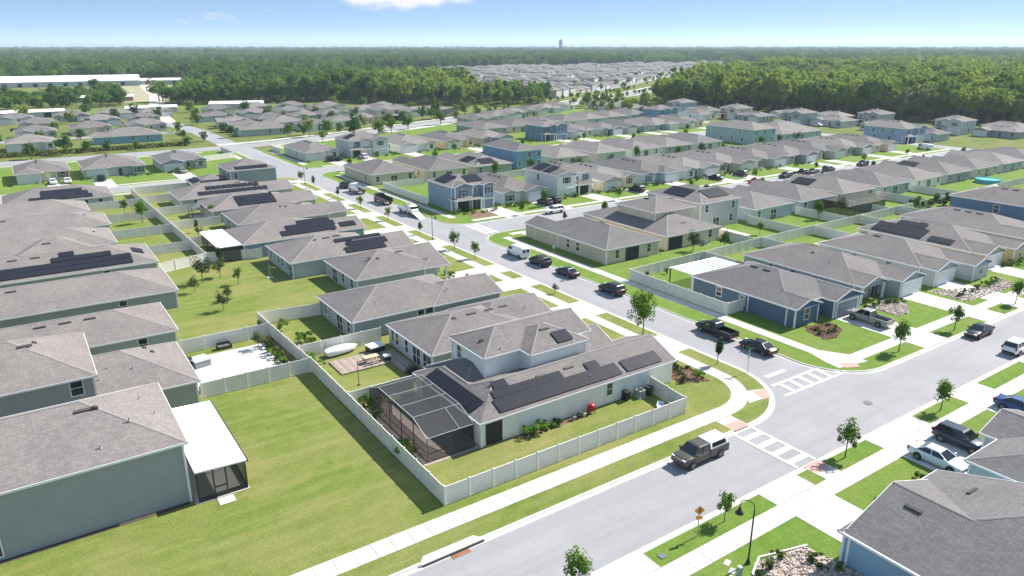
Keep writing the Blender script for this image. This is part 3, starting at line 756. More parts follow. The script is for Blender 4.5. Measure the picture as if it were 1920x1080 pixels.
def pavermat(name, c):
    if name in MATS: return MATS[name]
    m, nt, b = newmat(name); br = node(nt, 'ShaderNodeTexBrick'); br.inputs['Scale'].default_value = 1; br.inputs['Brick Width'].default_value = .32; br.inputs['Row Height'].default_value = .16; br.inputs['Mortar Size'].default_value = .012
    br.inputs['Color1'].default_value = (*sc(c, .75), 1); br.inputs['Color2'].default_value = (*sc(c, 1.25), 1); br.inputs['Mortar'].default_value = (*sc(c, .5), 1)
    nt.links.new(posnode(nt), br.inputs['Vector']); nt.links.new(br.outputs[0], b.inputs['Base Color']); b.inputs['Roughness'].default_value = .9
    MATS[name] = m; return m
PAVER = pavermat('pavers', (.36, .29, .25))
struct(sheet('patio', rect(25.7, 51.6, 33.5, 64.9), .03, PAVER))

N1 = house('grey house with row of back windows and wooden deck, next behind the corner house',
    [(35.0, 67.5, 50.5, 79.8, 2.7, ''), (44, 71.2, 55.2, 80.1, 2.7, 'E')], (.47, .49, .50), RF,
    [('window', 'W', 78.4, 35.4, .7, .8, 1.6), ('window', 'W', 77.2, 35.4, .7, .8, 1.6), ('window', 'W', 74.6, 35.4, .6, .8, 1.7), ('slider', 'W', 72.0, 35.4), ('slider', 'W', 69.3, 35.4), ('window', 'S', 41, 67.9), ('garage', 'E', 75.6, 54.8)],
    (), [(0, 'S', 41, 5.2, 'sq'), (0, 'S', 43.5, 5.3), (0, 'S', 46, 5.3), (0, 'S', 48.2, 5.3), (1, 'S', 52, 2, 'pipe')])
N2 = house('long grey house with hip roof, second behind the corner house on the long street',
    [(31.6, 82.4, 50, 95.3, 2.7, ''), (43, 82.1, 54.5, 91.5, 2.7, 'E')], (.33, .36, .375), RF,
    [('window', 'S', 41.6, 82.8), ('window', 'S', 43.0, 82.8, .9, 1.4, 1.45), ('window', 'S', 44.6, 82.8), ('window', 'W', 84.4, 32.0, .7, .9, 1.6), ('slider', 'W', 87.5, 32.0), ('window', 'W', 89.5, 32.0, 1.2, .5, .7), ('window', 'W', 92.5, 32.0, .8, .9, 1.5), ('garage', 'E', 88, 54.1)],
    (), [(0, 'S', 36.4, 3, 'pipe'), (0, 'S', 47, 2.5, 'pipe'), (1, 'S', 46.6, 2.6, 'pipe')])
N3 = house('grey house with columned corner porch, third behind the corner house on the long street',
    [(38.9, 98.4, 53.2, 112.0, 2.7, ''), (44, 103, 56.2, 112, 2.7, 'E'), (50, 98.2, 55, 103.6, 2.75, 'E', 'open')], (.46, .485, .49), RF,
    [('window', 'W', 101, 39.3), ('window', 'W', 104.5, 39.3), ('slider', 'W', 108, 39.3), ('garage', 'E', 107.5, 55.8), ('door', 'E', 101, 52.8)],
    (), [(0, 'S', 43.3, 5.0, 'sq'), (0, 'S', 44.6, 4.6, 'sq'), (0, 'S', 48.6, 5.4), (0, 'S', 51, 3, 'pipe')])
N4 = house('pale green house with stepped dark solar array beside the open grass lot',
    [(33.8, 112.9, 50.5, 126.8, 2.7, ''), (42, 112.6, 56, 122, 2.7, 'E')], (.45, .50, .49), RFL,
    [('window', 'W', 115.6, 34.2), ('window', 'W', 118.4, 34.2), ('window', 'W', 120.6, 34.2), ('window', 'W', 124.5, 34.2), ('slider', 'W', 114.0, 34.2), ('window', 'S', 47.5, 113.3), ('garage', 'E', 118, 55.6)],
    [(1, 'S', 43.6, .5, 7, 1), (1, 'S', 44.6, 2.1, 7, 1), (0, 'S', 43.0, 3.8, 5, 1, (1.68, 1.02))], [(0, 'S', 40, 5.6, 'sq'), (0, 'S', 42, 5.7), (0, 'S', 44, 5.9)])
N5 = house('blue-walled house with white flat patio roof and wide black solar array',
    [(30.5, 129, 48, 142.6, 2.7, ''), (42, 129.3, 54, 138.5, 2.7, 'E')], WALLS['slate blue'], RFL,
    [('window', 'S', 36, 129.4), ('garage', 'E', 134, 53.6), ('slider', 'W', 138, 30.9)],
    [(0, 'S', 38.0, .9, 10, 1), (0, 'S', 39.4, 2.5, 9, 1), (0, 'S', 42, 4.1, 6, 1, (1.02, 1.3)), (1, 'S', 49.5, 1.2, 3, 1)], [(0, 'N', 40, 5.5)])
boxobj('patio_roof', plain('patio_white', (.82, .82, .81), .5), 26.4 - 39.25, 129.3 - 135.8, 2.62, 30.5 - 39.25, 143.2 - 135.8, 2.78, N5)
for y in (129.6, 134, 138.6, 142.9): boxobj('patio_post', BRONZE, 26.6 - 39.25, y - 135.85, 0, 26.72 - 39.25, y - 135.75, 2.62, N5)
MB().poly([(26.66 - 39.25, 129.6 - 135.8, 0), (26.66 - 39.25, 142.9 - 135.8, 0), (26.66 - 39.25, 142.9 - 135.8, 2.6), (26.66 - 39.25, 129.6 - 135.8, 2.6)]).poly([(26.66 - 39.25, 129.6 - 135.8, 0), (30.8 - 39.25, 129.6 - 135.8, 0), (30.8 - 39.25, 129.6 - 135.8, 2.6), (26.66 - 39.25, 129.6 - 135.8, 2.6)]).ob('screen', SCREEN, N5)
N6 = house('taupe-roofed grey house just beyond the white patio roof on the long street',
    [(34, 145, 53, 158.4, 2.7, ''), (42, 145.6, 57, 154, 2.7, 'E')], (.42, .41, .38), RF, [('window', 'S', 40, 145.4), ('window', 'W', 150, 34.4), ('slider', 'W', 154, 34.4), ('garage', 'E', 150, 56.6)], (),
    [(0, 'S', 44, 5.0, 'sq'), (0, 'S', 45, 4.7, 'sq'), (0, 'S', 48, 5.4)])
N7 = house('beige house with one big square black solar array on its roof',
    [(32.6, 161, 51, 174.4, 2.7, ''), (42, 161.4, 56, 170, 2.7, 'E')], (.44, .43, .37), RFL, [('window', 'S', 38, 161.4), ('window', 'W', 166, 33.0), ('garage', 'E', 166, 55.6)],
    [(0, 'S', 38.6, .8, 8, 3, (1.02, 1.45))], [(0, 'N', 44, 5.2), (0, 'S', 47, 5.4), (0, 'S', 49, 5.4)])
N8 = house('pale house with two rows of separate solar panels on the left street row',
    [(29.4, 177.4, 50, 191, 2.7, ''), (42, 177.8, 56, 187, 2.7, 'E')], (.45, .44, .40), RFL, [('window', 'S', 33, 177.8), ('window', 'W', 182, 29.8), ('garage', 'E', 182, 55.6)],
    [(0, 'S', 34.0, 1.0, 13, 1, (1.02, 1.68), .22), (0, 'S', 36.2, 3.2, 10, 1, (1.02, 1.68), .22)], [(0, 'S', 44, 5.6), (0, 'S', 46.5, 5.6)])
N9 = house('dark two-storey house with brown solar panels at the far corner of the long street',
    [(44.8, 194, 57.2, 207, 5.6, ''), (36, 193.6, 46.5, 205, 2.75, '')], (.30, .34, .34), RF, [('window', 'S', 46.5, 194.4, 3.5), ('window', 'S', 50, 194.4, .9), ('window', 'W', 198, 45.2, 3.5), ('garage', 'E', 200, 56.8)],
    [(0, 'S', 46.6, .4, 8, 1), (1, 'S', 38, .6, 6, 1), (1, 'W', 203, .6, 6, 1)])

F0 = house('big grey two-storey house with blank side wall and white flat patio roof, bottom left',
    [(-16, 57.6, 7.57, 71.0, 5.6, ''), (-26, 57.9, -12, 74, 5.6, '')], (.335, .345, .345), (.275, .245, .235),
    [('window', 'S', -6.6, 58.0, .35, 1.5, 1.7), ('slider', 'E', 64, 7.17), ('window', 'E', 67, 7.17, 3.6)], (),
    [(0, 'S', 1.0, 5.6), (0, 'E', 63.2, 5.7, 'sq'), (0, 'S', 1.6, 1.6, 'pipe'), (0, 'E', 61, 3.6, 'pipe'), (0, 'E', 66, 2.2, 'pipe'), (0, 'E', 63, 1.5, 'pipe')], .417)
fx, fy = F0.location.x, F0.location.y
PW = plain('patio_white', (.82, .82, .81), .5)
mb = MB()
a = [(7.62, 57.1, 2.98), (11.75, 57.1, 2.78), (11.75, 70.2, 2.78), (7.62, 70.2, 2.98)]
mb.poly([(x - fx, y - fy, z) for x, y, z in a]); mb.poly([(x - fx, y - fy, z - .13) for x, y, z in a][::-1])
for i in range(4):
    p, q2 = a[i], a[(i + 1) % 4]; mb.poly([(p[0] - fx, p[1] - fy, p[2] - .13), (q2[0] - fx, q2[1] - fy, q2[2] - .13), (q2[0] - fx, q2[1] - fy, q2[2]), (p[0] - fx, p[1] - fy, p[2])])
mb.ob('patio_roof', PW, F0)
boxobj('gutter', BLACK, 11.72 - fx, 57.05 - fy, 2.62, 11.86 - fx, 70.25 - fy, 2.77, F0)
for (x, y) in ((7.7, 57.3), (11.6, 57.3), (9.0, 57.3), (10.0, 57.3), (11.6, 61.5), (11.6, 65.8), (11.6, 70)): boxobj('patio_post', BLACK, x - .05 - fx, y - .05 - fy, 0, x + .05 - fx, y + .05 - fy, 2.75, F0)
boxobj('kick_rail', BLACK, 7.7 - fx, 57.26 - fy, .0, 11.6 - fx, 57.34 - fy, .42, F0); boxobj('mid_rail', BLACK, 9.0 - fx, 57.26 - fy, .95, 10.0 - fx, 57.34 - fy, 1.05, F0); boxobj('kick_rail', BLACK, 11.56 - fx, 57.4 - fy, .0, 11.64 - fx, 70 - fy, .42, F0)
MB().poly([(7.7 - fx, 57.3 - fy, .4), (11.6 - fx, 57.3 - fy, .4), (11.6 - fx, 57.3 - fy, 2.7), (7.7 - fx, 57.3 - fy, 2.7)]).poly([(11.6 - fx, 57.3 - fy, .4), (11.6 - fx, 70 - fy, .4), (11.6 - fx, 70 - fy, 2.7), (11.6 - fx, 57.3 - fy, 2.7)]).ob('screen', SCREEN, F0)
struct(sheet('patio', rect(7.4, 57.1, 11.75, 70.2), .03, CONC)); pad(rect(9.0, 55.9, 10.3, 57.0), .04, CONC2)
boxobj('downpipe', WHITE, 7.14 - fx, 57.86 - fy, 0, 7.26 - fx, 57.98 - fy, 5.4, F0)
F1 = house('olive grey two-storey house with low rear wing, directly behind the big bottom-left house',
    [(-18, 76.0, 3.0, 89.5, 5.6, ''), (-6, 75.7, 12.1, 88.6, 2.7, '')], (.375, .38, .355), (.265, .235, .225),
    [('window', 'S', 1.1, 76.4, 3.85, 1.0, 1.5), ('slider', 'E', 82, 11.7), ('window', 'E', 86, 11.7)], (),
    [(0, 'S', -2.4, 5.6), (0, 'E', 83.4, 4.6, 'sq'), (1, 'E', 84.2, 3.9, 'sq'), (1, 'E', 83.2, 3.3, 'sq'), (1, 'S', 4.2, 4.3, 'pipe'), (1, 'S', 6.4, 3.6, 'pipe'), (1, 'S', 3.2, 3.0, 'pipe')], .417)
F2 = house('grey hip-roofed house with three roof vents, beside the white concrete patio', [(-20, 92.3, 13.1, 104.8, 2.7, '')], (.37, .42, .43), (.26, .23, .22),
    [('window', 'S', 9, 92.7), ('slider', 'E', 98, 12.7)], (), [(0, 'S', -1, 5.2), (0, 'S', 1.6, 5.2), (0, 'S', 4.2, 5.2), (0, 'E', 99.8, 5.3, 'sq')])
F3 = house('grey-walled house with plain long roof facing the open grass lot', [(-20, 108.9, 16.3, 122.4, 2.7, '')], (.34, .36, .36), (.262, .234, .222),
    [('window', 'S', 9, 109.3), ('slider', 'E', 115, 15.9), ('window', 'E', 119, 15.9)], (), [(0, 'S', -6, 5.6), (0, 'S', -3.5, 5.6)])
F4 = house('long low house covered by a continuous stepped strip of black solar panels', [(-20, 126.3, 16.6, 140, 2.7, '')], (.40, .43, .43), RFL,
    [('window', 'S', 9, 126.7), ('slider', 'E', 133, 16.2)], [(0, 'S', -13, .7, 25, 2, (1.02, 1.45)), (0, 'S', 2.0, 3.6, 8, 1, (1.02, 1.3)), (0, 'S', 3.2, 4.9, 2, 1, (1.02, 1.3)), (0, 'E', 131, 1.4, 3, 1)],
    [(0, 'S', -6, 5.7), (0, 'S', -3, 5.7), (0, 'S', 0, 5.7)])
F5 = house('teal grey house with many roof planes behind the long solar strip', [(-14, 143.2, 12.7, 157, 2.75, ''), (-3, 140.4, 9.2, 151, 2.75, '')], WALLS['slate blue'], (.275, .245, .232), [('window', 'S', 4, 140.8)], (), [(1, 'S', 2, 3.6), (0, 'E', 150, 3, 'sq')])
F6 = house('grey house with pale hip roof, third in front of the small gravel yards far left', [(-14, 159.6, 13.6, 172.5, 2.75, '')], (.42, .43, .42), (.27, .242, .23), [('window', 'S', 5, 160), ('slider', 'E', 166, 13.2)], (), [(0, 'S', -4, 5.3), (0, 'E', 165, 4, 'sq')])
F7 = house('greenish house with pale roof, just before the solar-roofed end house far left', [(-14, 175.6, 11.5, 188.6, 2.75, '')], (.45, .49, .48), (.28, .25, .238), [('window', 'S', 5, 176), ('window', 'S', 9, 176), ('slider', 'E', 182, 11.1)], (), [(0, 'S', -6, 5.4)])
F8 = house('pale house with dark solar array at the end of the left row', [(-4, 191.6, 18, 205.4, 2.75, '')], (.47, .49, .48), RF, [('window', 'S', 12, 192), ('window', 'S', 15, 192), ('slider', 'E', 199, 17.6)], [(0, 'S', 1.2, .5, 12, 1), (0, 'S', 3.6, 2.1, 9, 1), (0, 'S', 3.6, 3.7, 8, 1, (1.02, 1.3))], [(0, 'N', 8, 5.4)])
house('partly seen grey house at the left edge beside the solar-roofed end house', [(-34, 191.6, -12, 205.4, 2.75, '')], (.47, .49, .48), RF, [('window', 'S', -18, 192)])

H1 = house('blue-walled house with dark shingle roof in the bottom right corner',
    [(44.55, 1.0, 58.6, 23.5, 2.7, 'E'), (44.6, 9.0, 56.7, 23.1, 2.72, 'N')], (.25, .40, .54), (.205, .192, .192),
    [('window', 'W', 12, 44.95), ('window', 'W', 17, 44.95), ('garage', 'N', 50.6, 22.7)], (), [(1, 'W', 20.7, 4.6), (0, 'N', 55.4, 4.0)])
H2 = house('pale grey house at the right edge behind the white sedan', [(62.1, 2, 75.5, 23.0, 2.7, ''), (68, 8, 75.7, 24.5, 2.7, 'N')], (.50, .55, .56), (.205, .195, .195), [('window', 'W', 18, 62.5), ('garage', 'N', 71.9, 24.1)], (), [(0, 'W', 18, 2.5, 'pipe')])
auto(78.5, 2, 92, 24, 'N', 'grey house just inside the right edge beside the blue car', 'light grey', 1, 901, 1)

E1a = house('dark blue corner house with white trim and white slatted pergola',
    [(82.1, 54.8, 96.3, 72.2, 2.75, ''), (82.15, 53.5, 88.0, 62, 2.75, 'S'), (89.6, 52.6, 96.6, 64, 2.75, 'S')], WALLS['dark blue'], RFD,
    [('window', 'S', 85.1, 53.92, .8, 1.0, 1.5), ('garage', 'S', 93.1, 53.02), ('door', 'S', 88.7, 55.2), ('window', 'W', 66.8, 82.5, 1.0, .9, 1.3), ('window', 'W', 62.6, 82.5, .9, .9, 1.3), ('slider', 'N', 90, 71.8)], (),
    [(0, 'W', 68.0, 6.2), (0, 'W', 65.4, 6.2), (0, 'W', 63.2, 6.2), (0, 'W', 58, 3, 'pipe')], .333, gmat=plain('garage_slate', (.20, .25, .29), .5))
E1b = house('grey house with open porch gable beside the dark blue corner house',
    [(98.4, 55.2, 112.5, 75.8, 2.75, ''), (98.5, 53.9, 105.2, 66, 2.75, 'S', 'open'), (105.8, 52.2, 112.6, 66, 2.75, 'S')], (.40, .425, .43), RF,
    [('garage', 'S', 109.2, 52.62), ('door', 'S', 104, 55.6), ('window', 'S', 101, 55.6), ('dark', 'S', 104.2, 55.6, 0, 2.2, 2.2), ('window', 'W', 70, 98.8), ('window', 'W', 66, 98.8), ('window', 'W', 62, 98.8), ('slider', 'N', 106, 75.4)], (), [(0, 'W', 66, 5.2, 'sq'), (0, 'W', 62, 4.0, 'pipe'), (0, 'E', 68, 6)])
E1c = house('pale grey house with deep entry, third along the cross street from the dark blue house',
    [(115.4, 54.5, 129, 73, 2.75, ''), (115.6, 52.0, 122.4, 64, 2.75, 'S'), (123.5, 50.0, 129.2, 62, 2.75, 'S')], (.53, .545, .545), RF,
    [('garage', 'S', 119, 52.42), ('door', 'S', 122.9, 54.9), ('window', 'S', 126.4, 50.43), ('window', 'W', 60, 115.8), ('window', 'W', 66, 115.8)], (), [(0, 'W', 68, 6.0), (0, 'W', 65.6, 6.0)])
E1d = house('yellow and white house with large black solar array on its street row roof',
    [(131.6, 54.5, 145.6, 75.5, 2.75, ''), (131.8, 52.0, 138.6, 64, 2.75, 'S'), (140.0, 51.0, 145.8, 62, 2.75, 'S')], WALLS['yellow'], RF,
    [('garage', 'S', 135.2, 52.42), ('window', 'S', 142.9, 51.43), ('door', 'S', 139.3, 54.9)], [(0, 'W', 73, .7, 9, 2), (0, 'W', 70, 4.0, 5, 1), (0, 'W', 62.5, .7, 4, 1)], [(0, 'W', 66, 6.0)])
auto(148.4, 53, 162, 76.5, 'S', 'slate blue house beside the one with the yellow front', 'slate blue', 1, 31, 1)
auto(164.6, 53, 178.4, 75, 'S', 'dark blue two-storey house near the right edge on the cross street row', 'blue', 2, 32, 1)
for i in range(6): auto(181 + i * 16.2, 53, 194.6 + i * 16.2, 75, 'S', '%s house on the cross street row, %s past the dark blue two-storey one' % (['grey', 'beige', 'white', 'pale green', 'cream', 'light grey'][i], ORD[i]), ['grey', 'beige', 'white', 'pale green', 'cream', 'light grey'][i], 1, 33 + i, 1)
E2a = house('long tan house with shaded back porch recess, across from the white van',
    [(81.1, 90.3, 94.4, 112, 2.75, ''), (81.15, 104, 87.6, 115, 2.75, 'N')], WALLS['tan'], RFD,
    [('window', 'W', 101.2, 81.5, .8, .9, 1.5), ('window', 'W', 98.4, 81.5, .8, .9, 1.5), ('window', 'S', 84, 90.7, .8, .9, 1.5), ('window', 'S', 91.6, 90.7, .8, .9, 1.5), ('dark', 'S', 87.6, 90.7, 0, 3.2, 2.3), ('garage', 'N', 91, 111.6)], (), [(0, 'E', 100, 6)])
E2b = house('cream house with upper bonus room and back porch beside the long tan house',
    [(96.4, 91.0, 111.4, 115.5, 2.75, ''), (99.6, 97.4, 111.2, 108.8, 5.6, '', 'upper')], WALLS['cream'], RF,
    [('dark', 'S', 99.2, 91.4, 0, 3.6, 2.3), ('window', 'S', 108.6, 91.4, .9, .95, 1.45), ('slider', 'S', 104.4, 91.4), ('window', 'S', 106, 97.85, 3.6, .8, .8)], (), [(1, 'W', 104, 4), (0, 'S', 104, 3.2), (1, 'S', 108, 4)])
E2c = house('grey two-storey house with solar roof seen from its back garden side',
    [(113.2, 98.2, 125.8, 114, 5.6, '')], (.46, .47, .46), RF,
    [('window', 'S', 115.5, 98.6, 3.6), ('window', 'S', 123.6, 98.6, 3.6), ('window', 'S', 123.2, 98.6, .9), ('slider', 'S', 118.6, 98.6), ('window', 'E', 104, 125.4, 3.6)], [(0, 'S', 117.4, 1.5, 6, 2), (0, 'W', 110, 1.2, 6, 2)])
cols = ['pale blue', 'greenish grey', 'cream', 'teal grey', 'white', 'grey', 'beige', 'pale blue', 'light grey']
for i in range(9):
    x = 128.4 + i * 16.3
    auto(x, 96.5, x + 13.7, 117, 'N', '%s house backing the gardens, %s past the grey two-storey one' % (cols[i], ORD[i]), cols[i], 1, 50 + i, 1, [(0, 'W', 112, 1.0, 5, 2)] if i in (2, 5) else None)
E3b = house('blue-grey two-storey house with black solar panels on the street corner',
    [(80.6, 142.8, 91.6, 155, 5.6, ''), (80.8, 141.6, 86.2, 152, 5.6, 'S'), (88.2, 141.2, 91.8, 150, 5.6, 'S'), (80.5, 140.4, 88.0, 144, 2.8, '', 'open')], WALLS['slate blue'], RF,
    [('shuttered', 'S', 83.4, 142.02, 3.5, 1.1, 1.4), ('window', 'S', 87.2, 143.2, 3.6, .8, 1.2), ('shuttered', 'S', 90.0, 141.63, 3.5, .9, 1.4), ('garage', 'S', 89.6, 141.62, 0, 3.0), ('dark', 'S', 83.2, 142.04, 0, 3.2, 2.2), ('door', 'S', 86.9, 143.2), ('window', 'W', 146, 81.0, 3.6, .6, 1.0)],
    [(0, 'W', 152, .8, 5, 2), (0, 'S', 85.8, 1.2, 4, 2)], gmat=plain('garage_slate', (.20, .25, .29), .5))
row3 = [(94.2, 107.2, 1, 'light grey'), (109.6, 122.6, 2, 'white'), (124.8, 138, 1, 'cream'), (140.2, 153.6, 1, 'pale blue'), (156, 169.4, 1, 'light grey'), (172, 185.4, 1, 'beige'), (188, 201.4, 1, 'light grey'), (204, 217.4, 1, 'grey'), (220, 233.4, 1, 'beige'), (236, 249.4, 1, 'pale green'), (252, 265.4, 1, 'cream')]
for i, (a, b, s, c) in enumerate(row3):
    auto(a, 141.0, b, 166 if s == 1 else 156, 'S', '%s %s house, %s along the side street after the blue-grey corner house' % (c, 'two-storey' if s == 2 else 'one-storey', ORD[i]), c, s, 70 + i, 1,
         [(0, 'W', 153, 1, 4, 2), (1, 'W', 148, .8, 3, 2)] if i == 1 else ([(0, 'E', 150, 1, 6, 2)] if i == 3 else None), gside=(1 if i in (0, 3) else None))
auto(286.5, 149, 300, 168, 'S', 'lavender blue two-storey house beside the white van near the woods', 'lavender blue', 2, 84, 1)
row4 = [(79, 92.6, 1, 'tan'), (95, 108.4, 1, 'cream'), (110.4, 123.6, 1, 'grey'), (126.6, 136.6, 2, 'steel blue'), (140, 153.4, 1, 'beige'), (156.4, 169.6, 1, 'light grey'), (172, 185.4, 1, 'white'), (188, 201.4, 1, 'grey'), (204, 217.4, 1, 'light grey'), (234.6, 248.4, 2, 'teal grey'), (252, 279, 1, 'pale blue')]
for i, (a, b, s, c) in enumerate(row4):
    auto(a, 180.5 if i not in (0, 3) else 183.2, b, 205, 'N', '%s %s house backing on the side street gardens, %s from the long street' % (c, 'two-storey' if s == 2 else 'one-storey', ORD[i]), c, s, 90 + i, 1, [(0, 'W', 192, 1, 5, 2), (0, 'S', 113, 1, 5, 2)] if i == 2 else None)
row5 = [(78.6, 91.4, 1, 'light grey'), (94, 108.6, 2, 'light grey'), (112.6, 128, 1, 'white'), (131, 145, 1, 'yellow'), (148, 161, 1, 'grey'), (175.6, 187.6, 2, 'blue'), (190, 203, 1, 'light grey'), (206, 218, 1, 'greenish grey'), (220, 235, 1, 'grey'), (238, 252, 1, 'teal grey'), (256, 270, 1, 'beige')]
for i, (a, b, s, c) in enumerate(row5):
    auto(a, 234.6, b, 258.5 if s == 1 else 249, 'S', '%s %s house on the second side street, %s from the long street' % (c, 'two-storey' if s == 2 else 'one-storey', ORD[i]), c, s, 110 + i, 1, [(0, 'W', 243, 1, 4, 2)] if i == 1 else None)
row6 = [(165, 1, 'grey'), (181, 1, 'beige'), (197, 1, 'light grey'), (213, 1, 'white'), (229, 1, 'pale blue'), (245, 1, 'grey'), (262, 1, 'pale green'), (272, 2, 'steel blue')]
for i, (a, s, c) in enumerate(row6[:7]):
    auto(a, 264 + i * 2.2, a + 13, 287 + i * 2.2, 'N', '%s house backing the avenue, %s from its near end' % (c, ORD[i]), c, s, 130 + i, 1)
for i in range(6):
    xx = 184 + i * 16.4; yy = 301 + i * 8.2
    auto(xx, yy, xx + 13, yy + 18, 'S', '%s house between its row and the avenue trees, %s from the near end' % (['beige', 'light grey', 'grey', 'cream', 'pale green', 'white'][i], ORD[i]), ['beige', 'light grey', 'grey', 'cream', 'pale green', 'white'][i], 1, 140 + i, 1)
east = [(271, 266, 2, 'steel blue'), (291, 258, 1, 'white'), (309, 250, 2, 'cream'), (306, 234, 1, 'pale green'), (312, 214, 2, 'greenish grey'), (318, 197, 1, 'light grey'), (337, 190, 2, 'grey'), (318, 172, 1, 'white'), (300, 146, 1, 'pale green'), (334, 152, 2, 'light grey'), (336, 132, 1, 'grey'), (356, 138, 1, 'beige'), (352, 118, 1, 'light grey'), (330, 108, 1, 'cream'), (291, 287, 1, 'beige'), (291, 308, 1, 'light grey'), (312, 272, 1, 'white'), (316, 294, 2, 'pale blue'), (334, 232, 1, 'light grey'), (340, 212, 1, 'grey'), (292, 332, 1, 'cream'), (309, 342, 1, 'light grey')]
for i, (x, y, s, c) in enumerate(east):
    auto(x, y, x + 13.5, y + (17 if s == 1 else 12.5), 'W' if i > 1 else 'S', '%s %s house at the right-hand woods edge, %s counting from the avenue' % (c, 'two-storey' if s == 2 else 'one-storey', ordn(i)), c, s, 150 + i, 1)
lefts = [(-18.6, 'beige'), (-.8, 'beige'), (15.6, 'greenish grey'), (36, 'grey')]
for i, (x, c) in enumerate(lefts):
    auto(x, 238.2, x + (13.6 if i != 2 else 16.5), 257, 'S', '%s house facing the camera in the far left street, %s from the left' % (c, ORD[i]), c, 1, 170 + i, 1)
north = [(26, 322, 51, 338, 'steel blue', 1, 'W'), (-22, 318, -8, 332, 'grey', 1, 'S'), (80, 318, 102, 332, 'greenish grey', 1, 'W'), (108, 322, 122, 337, 'pale green', 1, 'S'), (124, 330, 138, 346, 'grey', 1, 'S'), (140, 338, 153, 352, 'beige', 1, 'S'), (153.5, 344, 168, 360, 'cream', 2, 'S'),
         (178, 358, 206, 372, 'grey', 1, 'S'), (2, 357, 17, 372, 'beige', 1, 'S'), (-20, 360, -4, 376, 'light grey', 1, 'S'), (22, 362, 38, 378, 'tan', 1, 'S'), (44, 362, 60, 378, 'light grey', 1, 'S'), (80, 356, 96, 372, 'grey', 1, 'W'), (100, 362, 116, 378, 'beige', 1, 'S'), (120, 366, 134, 382, 'grey', 1, 'S'), (136, 372, 150, 388, 'light grey', 1, 'S'),
         (80, 392, 96, 408, 'pale blue', 1, 'W'), (102, 396, 118, 412, 'grey', 1, 'S'), (122, 398, 138, 414, 'beige', 1, 'S'), (30, 398, 46, 414, 'pale blue', 1, 'S'), (50, 400, 64, 416, 'grey', 1, 'S'), (4, 396, 20, 412, 'beige', 1, 'S'), (-24, 396, -8, 412, 'grey', 1, 'S'), (92, 432, 108, 448, 'tan', 1, 'S'), (114, 436, 130, 452, 'grey', 1, 'S'), (60, 436, 76, 450, 'beige', 1, 'S'), (142, 402, 156, 418, 'grey', 1, 'S'), (160, 384, 174, 400, 'light grey', 1, 'S'), (-40, 318, -26, 333, 'beige', 1, 'S'), (-2, 316, 14, 331, 'light grey', 1, 'S'), (-42, 360, -26, 376, 'grey', 1, 'S'), (-44, 396, -28, 412, 'light grey', 1, 'S'), (20, 430, 36, 446, 'grey', 1, 'S'), (-4, 430, 12, 446, 'light grey', 1, 'S'), (-30, 430, -14, 446, 'beige', 1, 'S'), (40, 436, 56, 452, 'grey', 1, 'S'), (134, 432, 150, 448, 'light grey', 1, 'S'), (152, 420, 168, 436, 'beige', 1, 'S'), (176, 376, 190, 392, 'grey', 1, 'S'), (176, 396, 192, 412, 'light grey', 1, 'S'), (100, 340, 116, 356, 'grey', 1, 'S'), (80, 336, 96, 351, 'beige', 1, 'W')]
for i, (a, b, c_, d, c, s, f) in enumerate(north):
    rw = 0 if b < 350 else 1 if b < 392 else 2 if b < 425 else 3
    mates = sorted(n[0] for n in north if (0 if n[1] < 350 else 1 if n[1] < 392 else 2 if n[1] < 425 else 3) == rw)
    auto(a, b, c_, d, f, '%s %s house, %s from left in the %s row beyond the cross street' % (c, 'two-storey' if s == 2 else 'one-storey', ORD[mates.index(a)], ('front', 'second', 'third', 'last')[rw]), c, s, 200 + i, 1)

# ------------------------------------------------------------ driveways
for (y0, y1) in ((57.0, 62.4), (72.6, 78.6), (88.4, 93.2), (97.0, 101.8), (117.2, 122.6), (131.5, 137), (147.6, 153), (163.4, 168.6), (179.6, 185)):
    driveway(55.4, y0, 61.88, y1, 3, 2); driveway(63.72, y0, 66.1, y1, 1, 2)
driveway(57.0, 198, 61.88, 203, 2, 2); driveway(63.72, 198, 66.1, 203, 1, 2)
def sdrive(x0, x1, front): driveway(x0, 30.07, x1, 32.2, 2, 1, True); driveway(x0, front, x1, 28.28, 2, 2, True)
sdrive(47.0, 52.2, 23.0); sdrive(62.9, 71.3, 23.2); sdrive(79.2, 85, 23); sdrive(95.5, 101, 22); sdrive(28, 33.6, 22); sdrive(10, 16, 22)
def ndrive(x0, x1, front, y=BY1, near=42.88, far=44.62):
    driveway(x0, y + .02, x1, near, 2, 1, True); driveway(x0, far, x1, front, 2, 3, True)
for (a, b, f) in ((90.3, 96.0, 53.0), (106.6, 111.8, 52.6), (116.4, 121.6, 52.4), (132.6, 137.8, 52.4), (149.4, 154.6, 53.3), (171.0, 176.4, 53.3), (188, 193.4, 53.4), (204, 209.4, 53.4)): ndrive(a, b, f)
def cdrive(x0, x1): driveway(x0, CY1 + .02, x1, 131.78, 2, 1); driveway(x0, 133.42, x1, 141.2, 2, 2)
for a in (87.6, 101.2, 116.6, 131.0, 146.8, 162.6, 172.6, 195, 211, 220.6, 243, 259): cdrive(a, a + 5)
for a in (89, 104, 129, 146, 161, 177, 194): driveway(a, 115.6, a + 5, 117.18, 1, 1); driveway(a, 118.82, a + 5, CY0, 1, 1)
def ddrive(x0, x1): driveway(x0, DY1 + .02, x1, 222.58, 1, 1); driveway(x0, 224.22, x1, 235, 1, 2)
for a in (84.6, 95.6, 113.6, 138.6, 149, 181, 191, 212, 229, 239, 263, 6.2, 17, 38, -14): ddrive(a, a + 5)
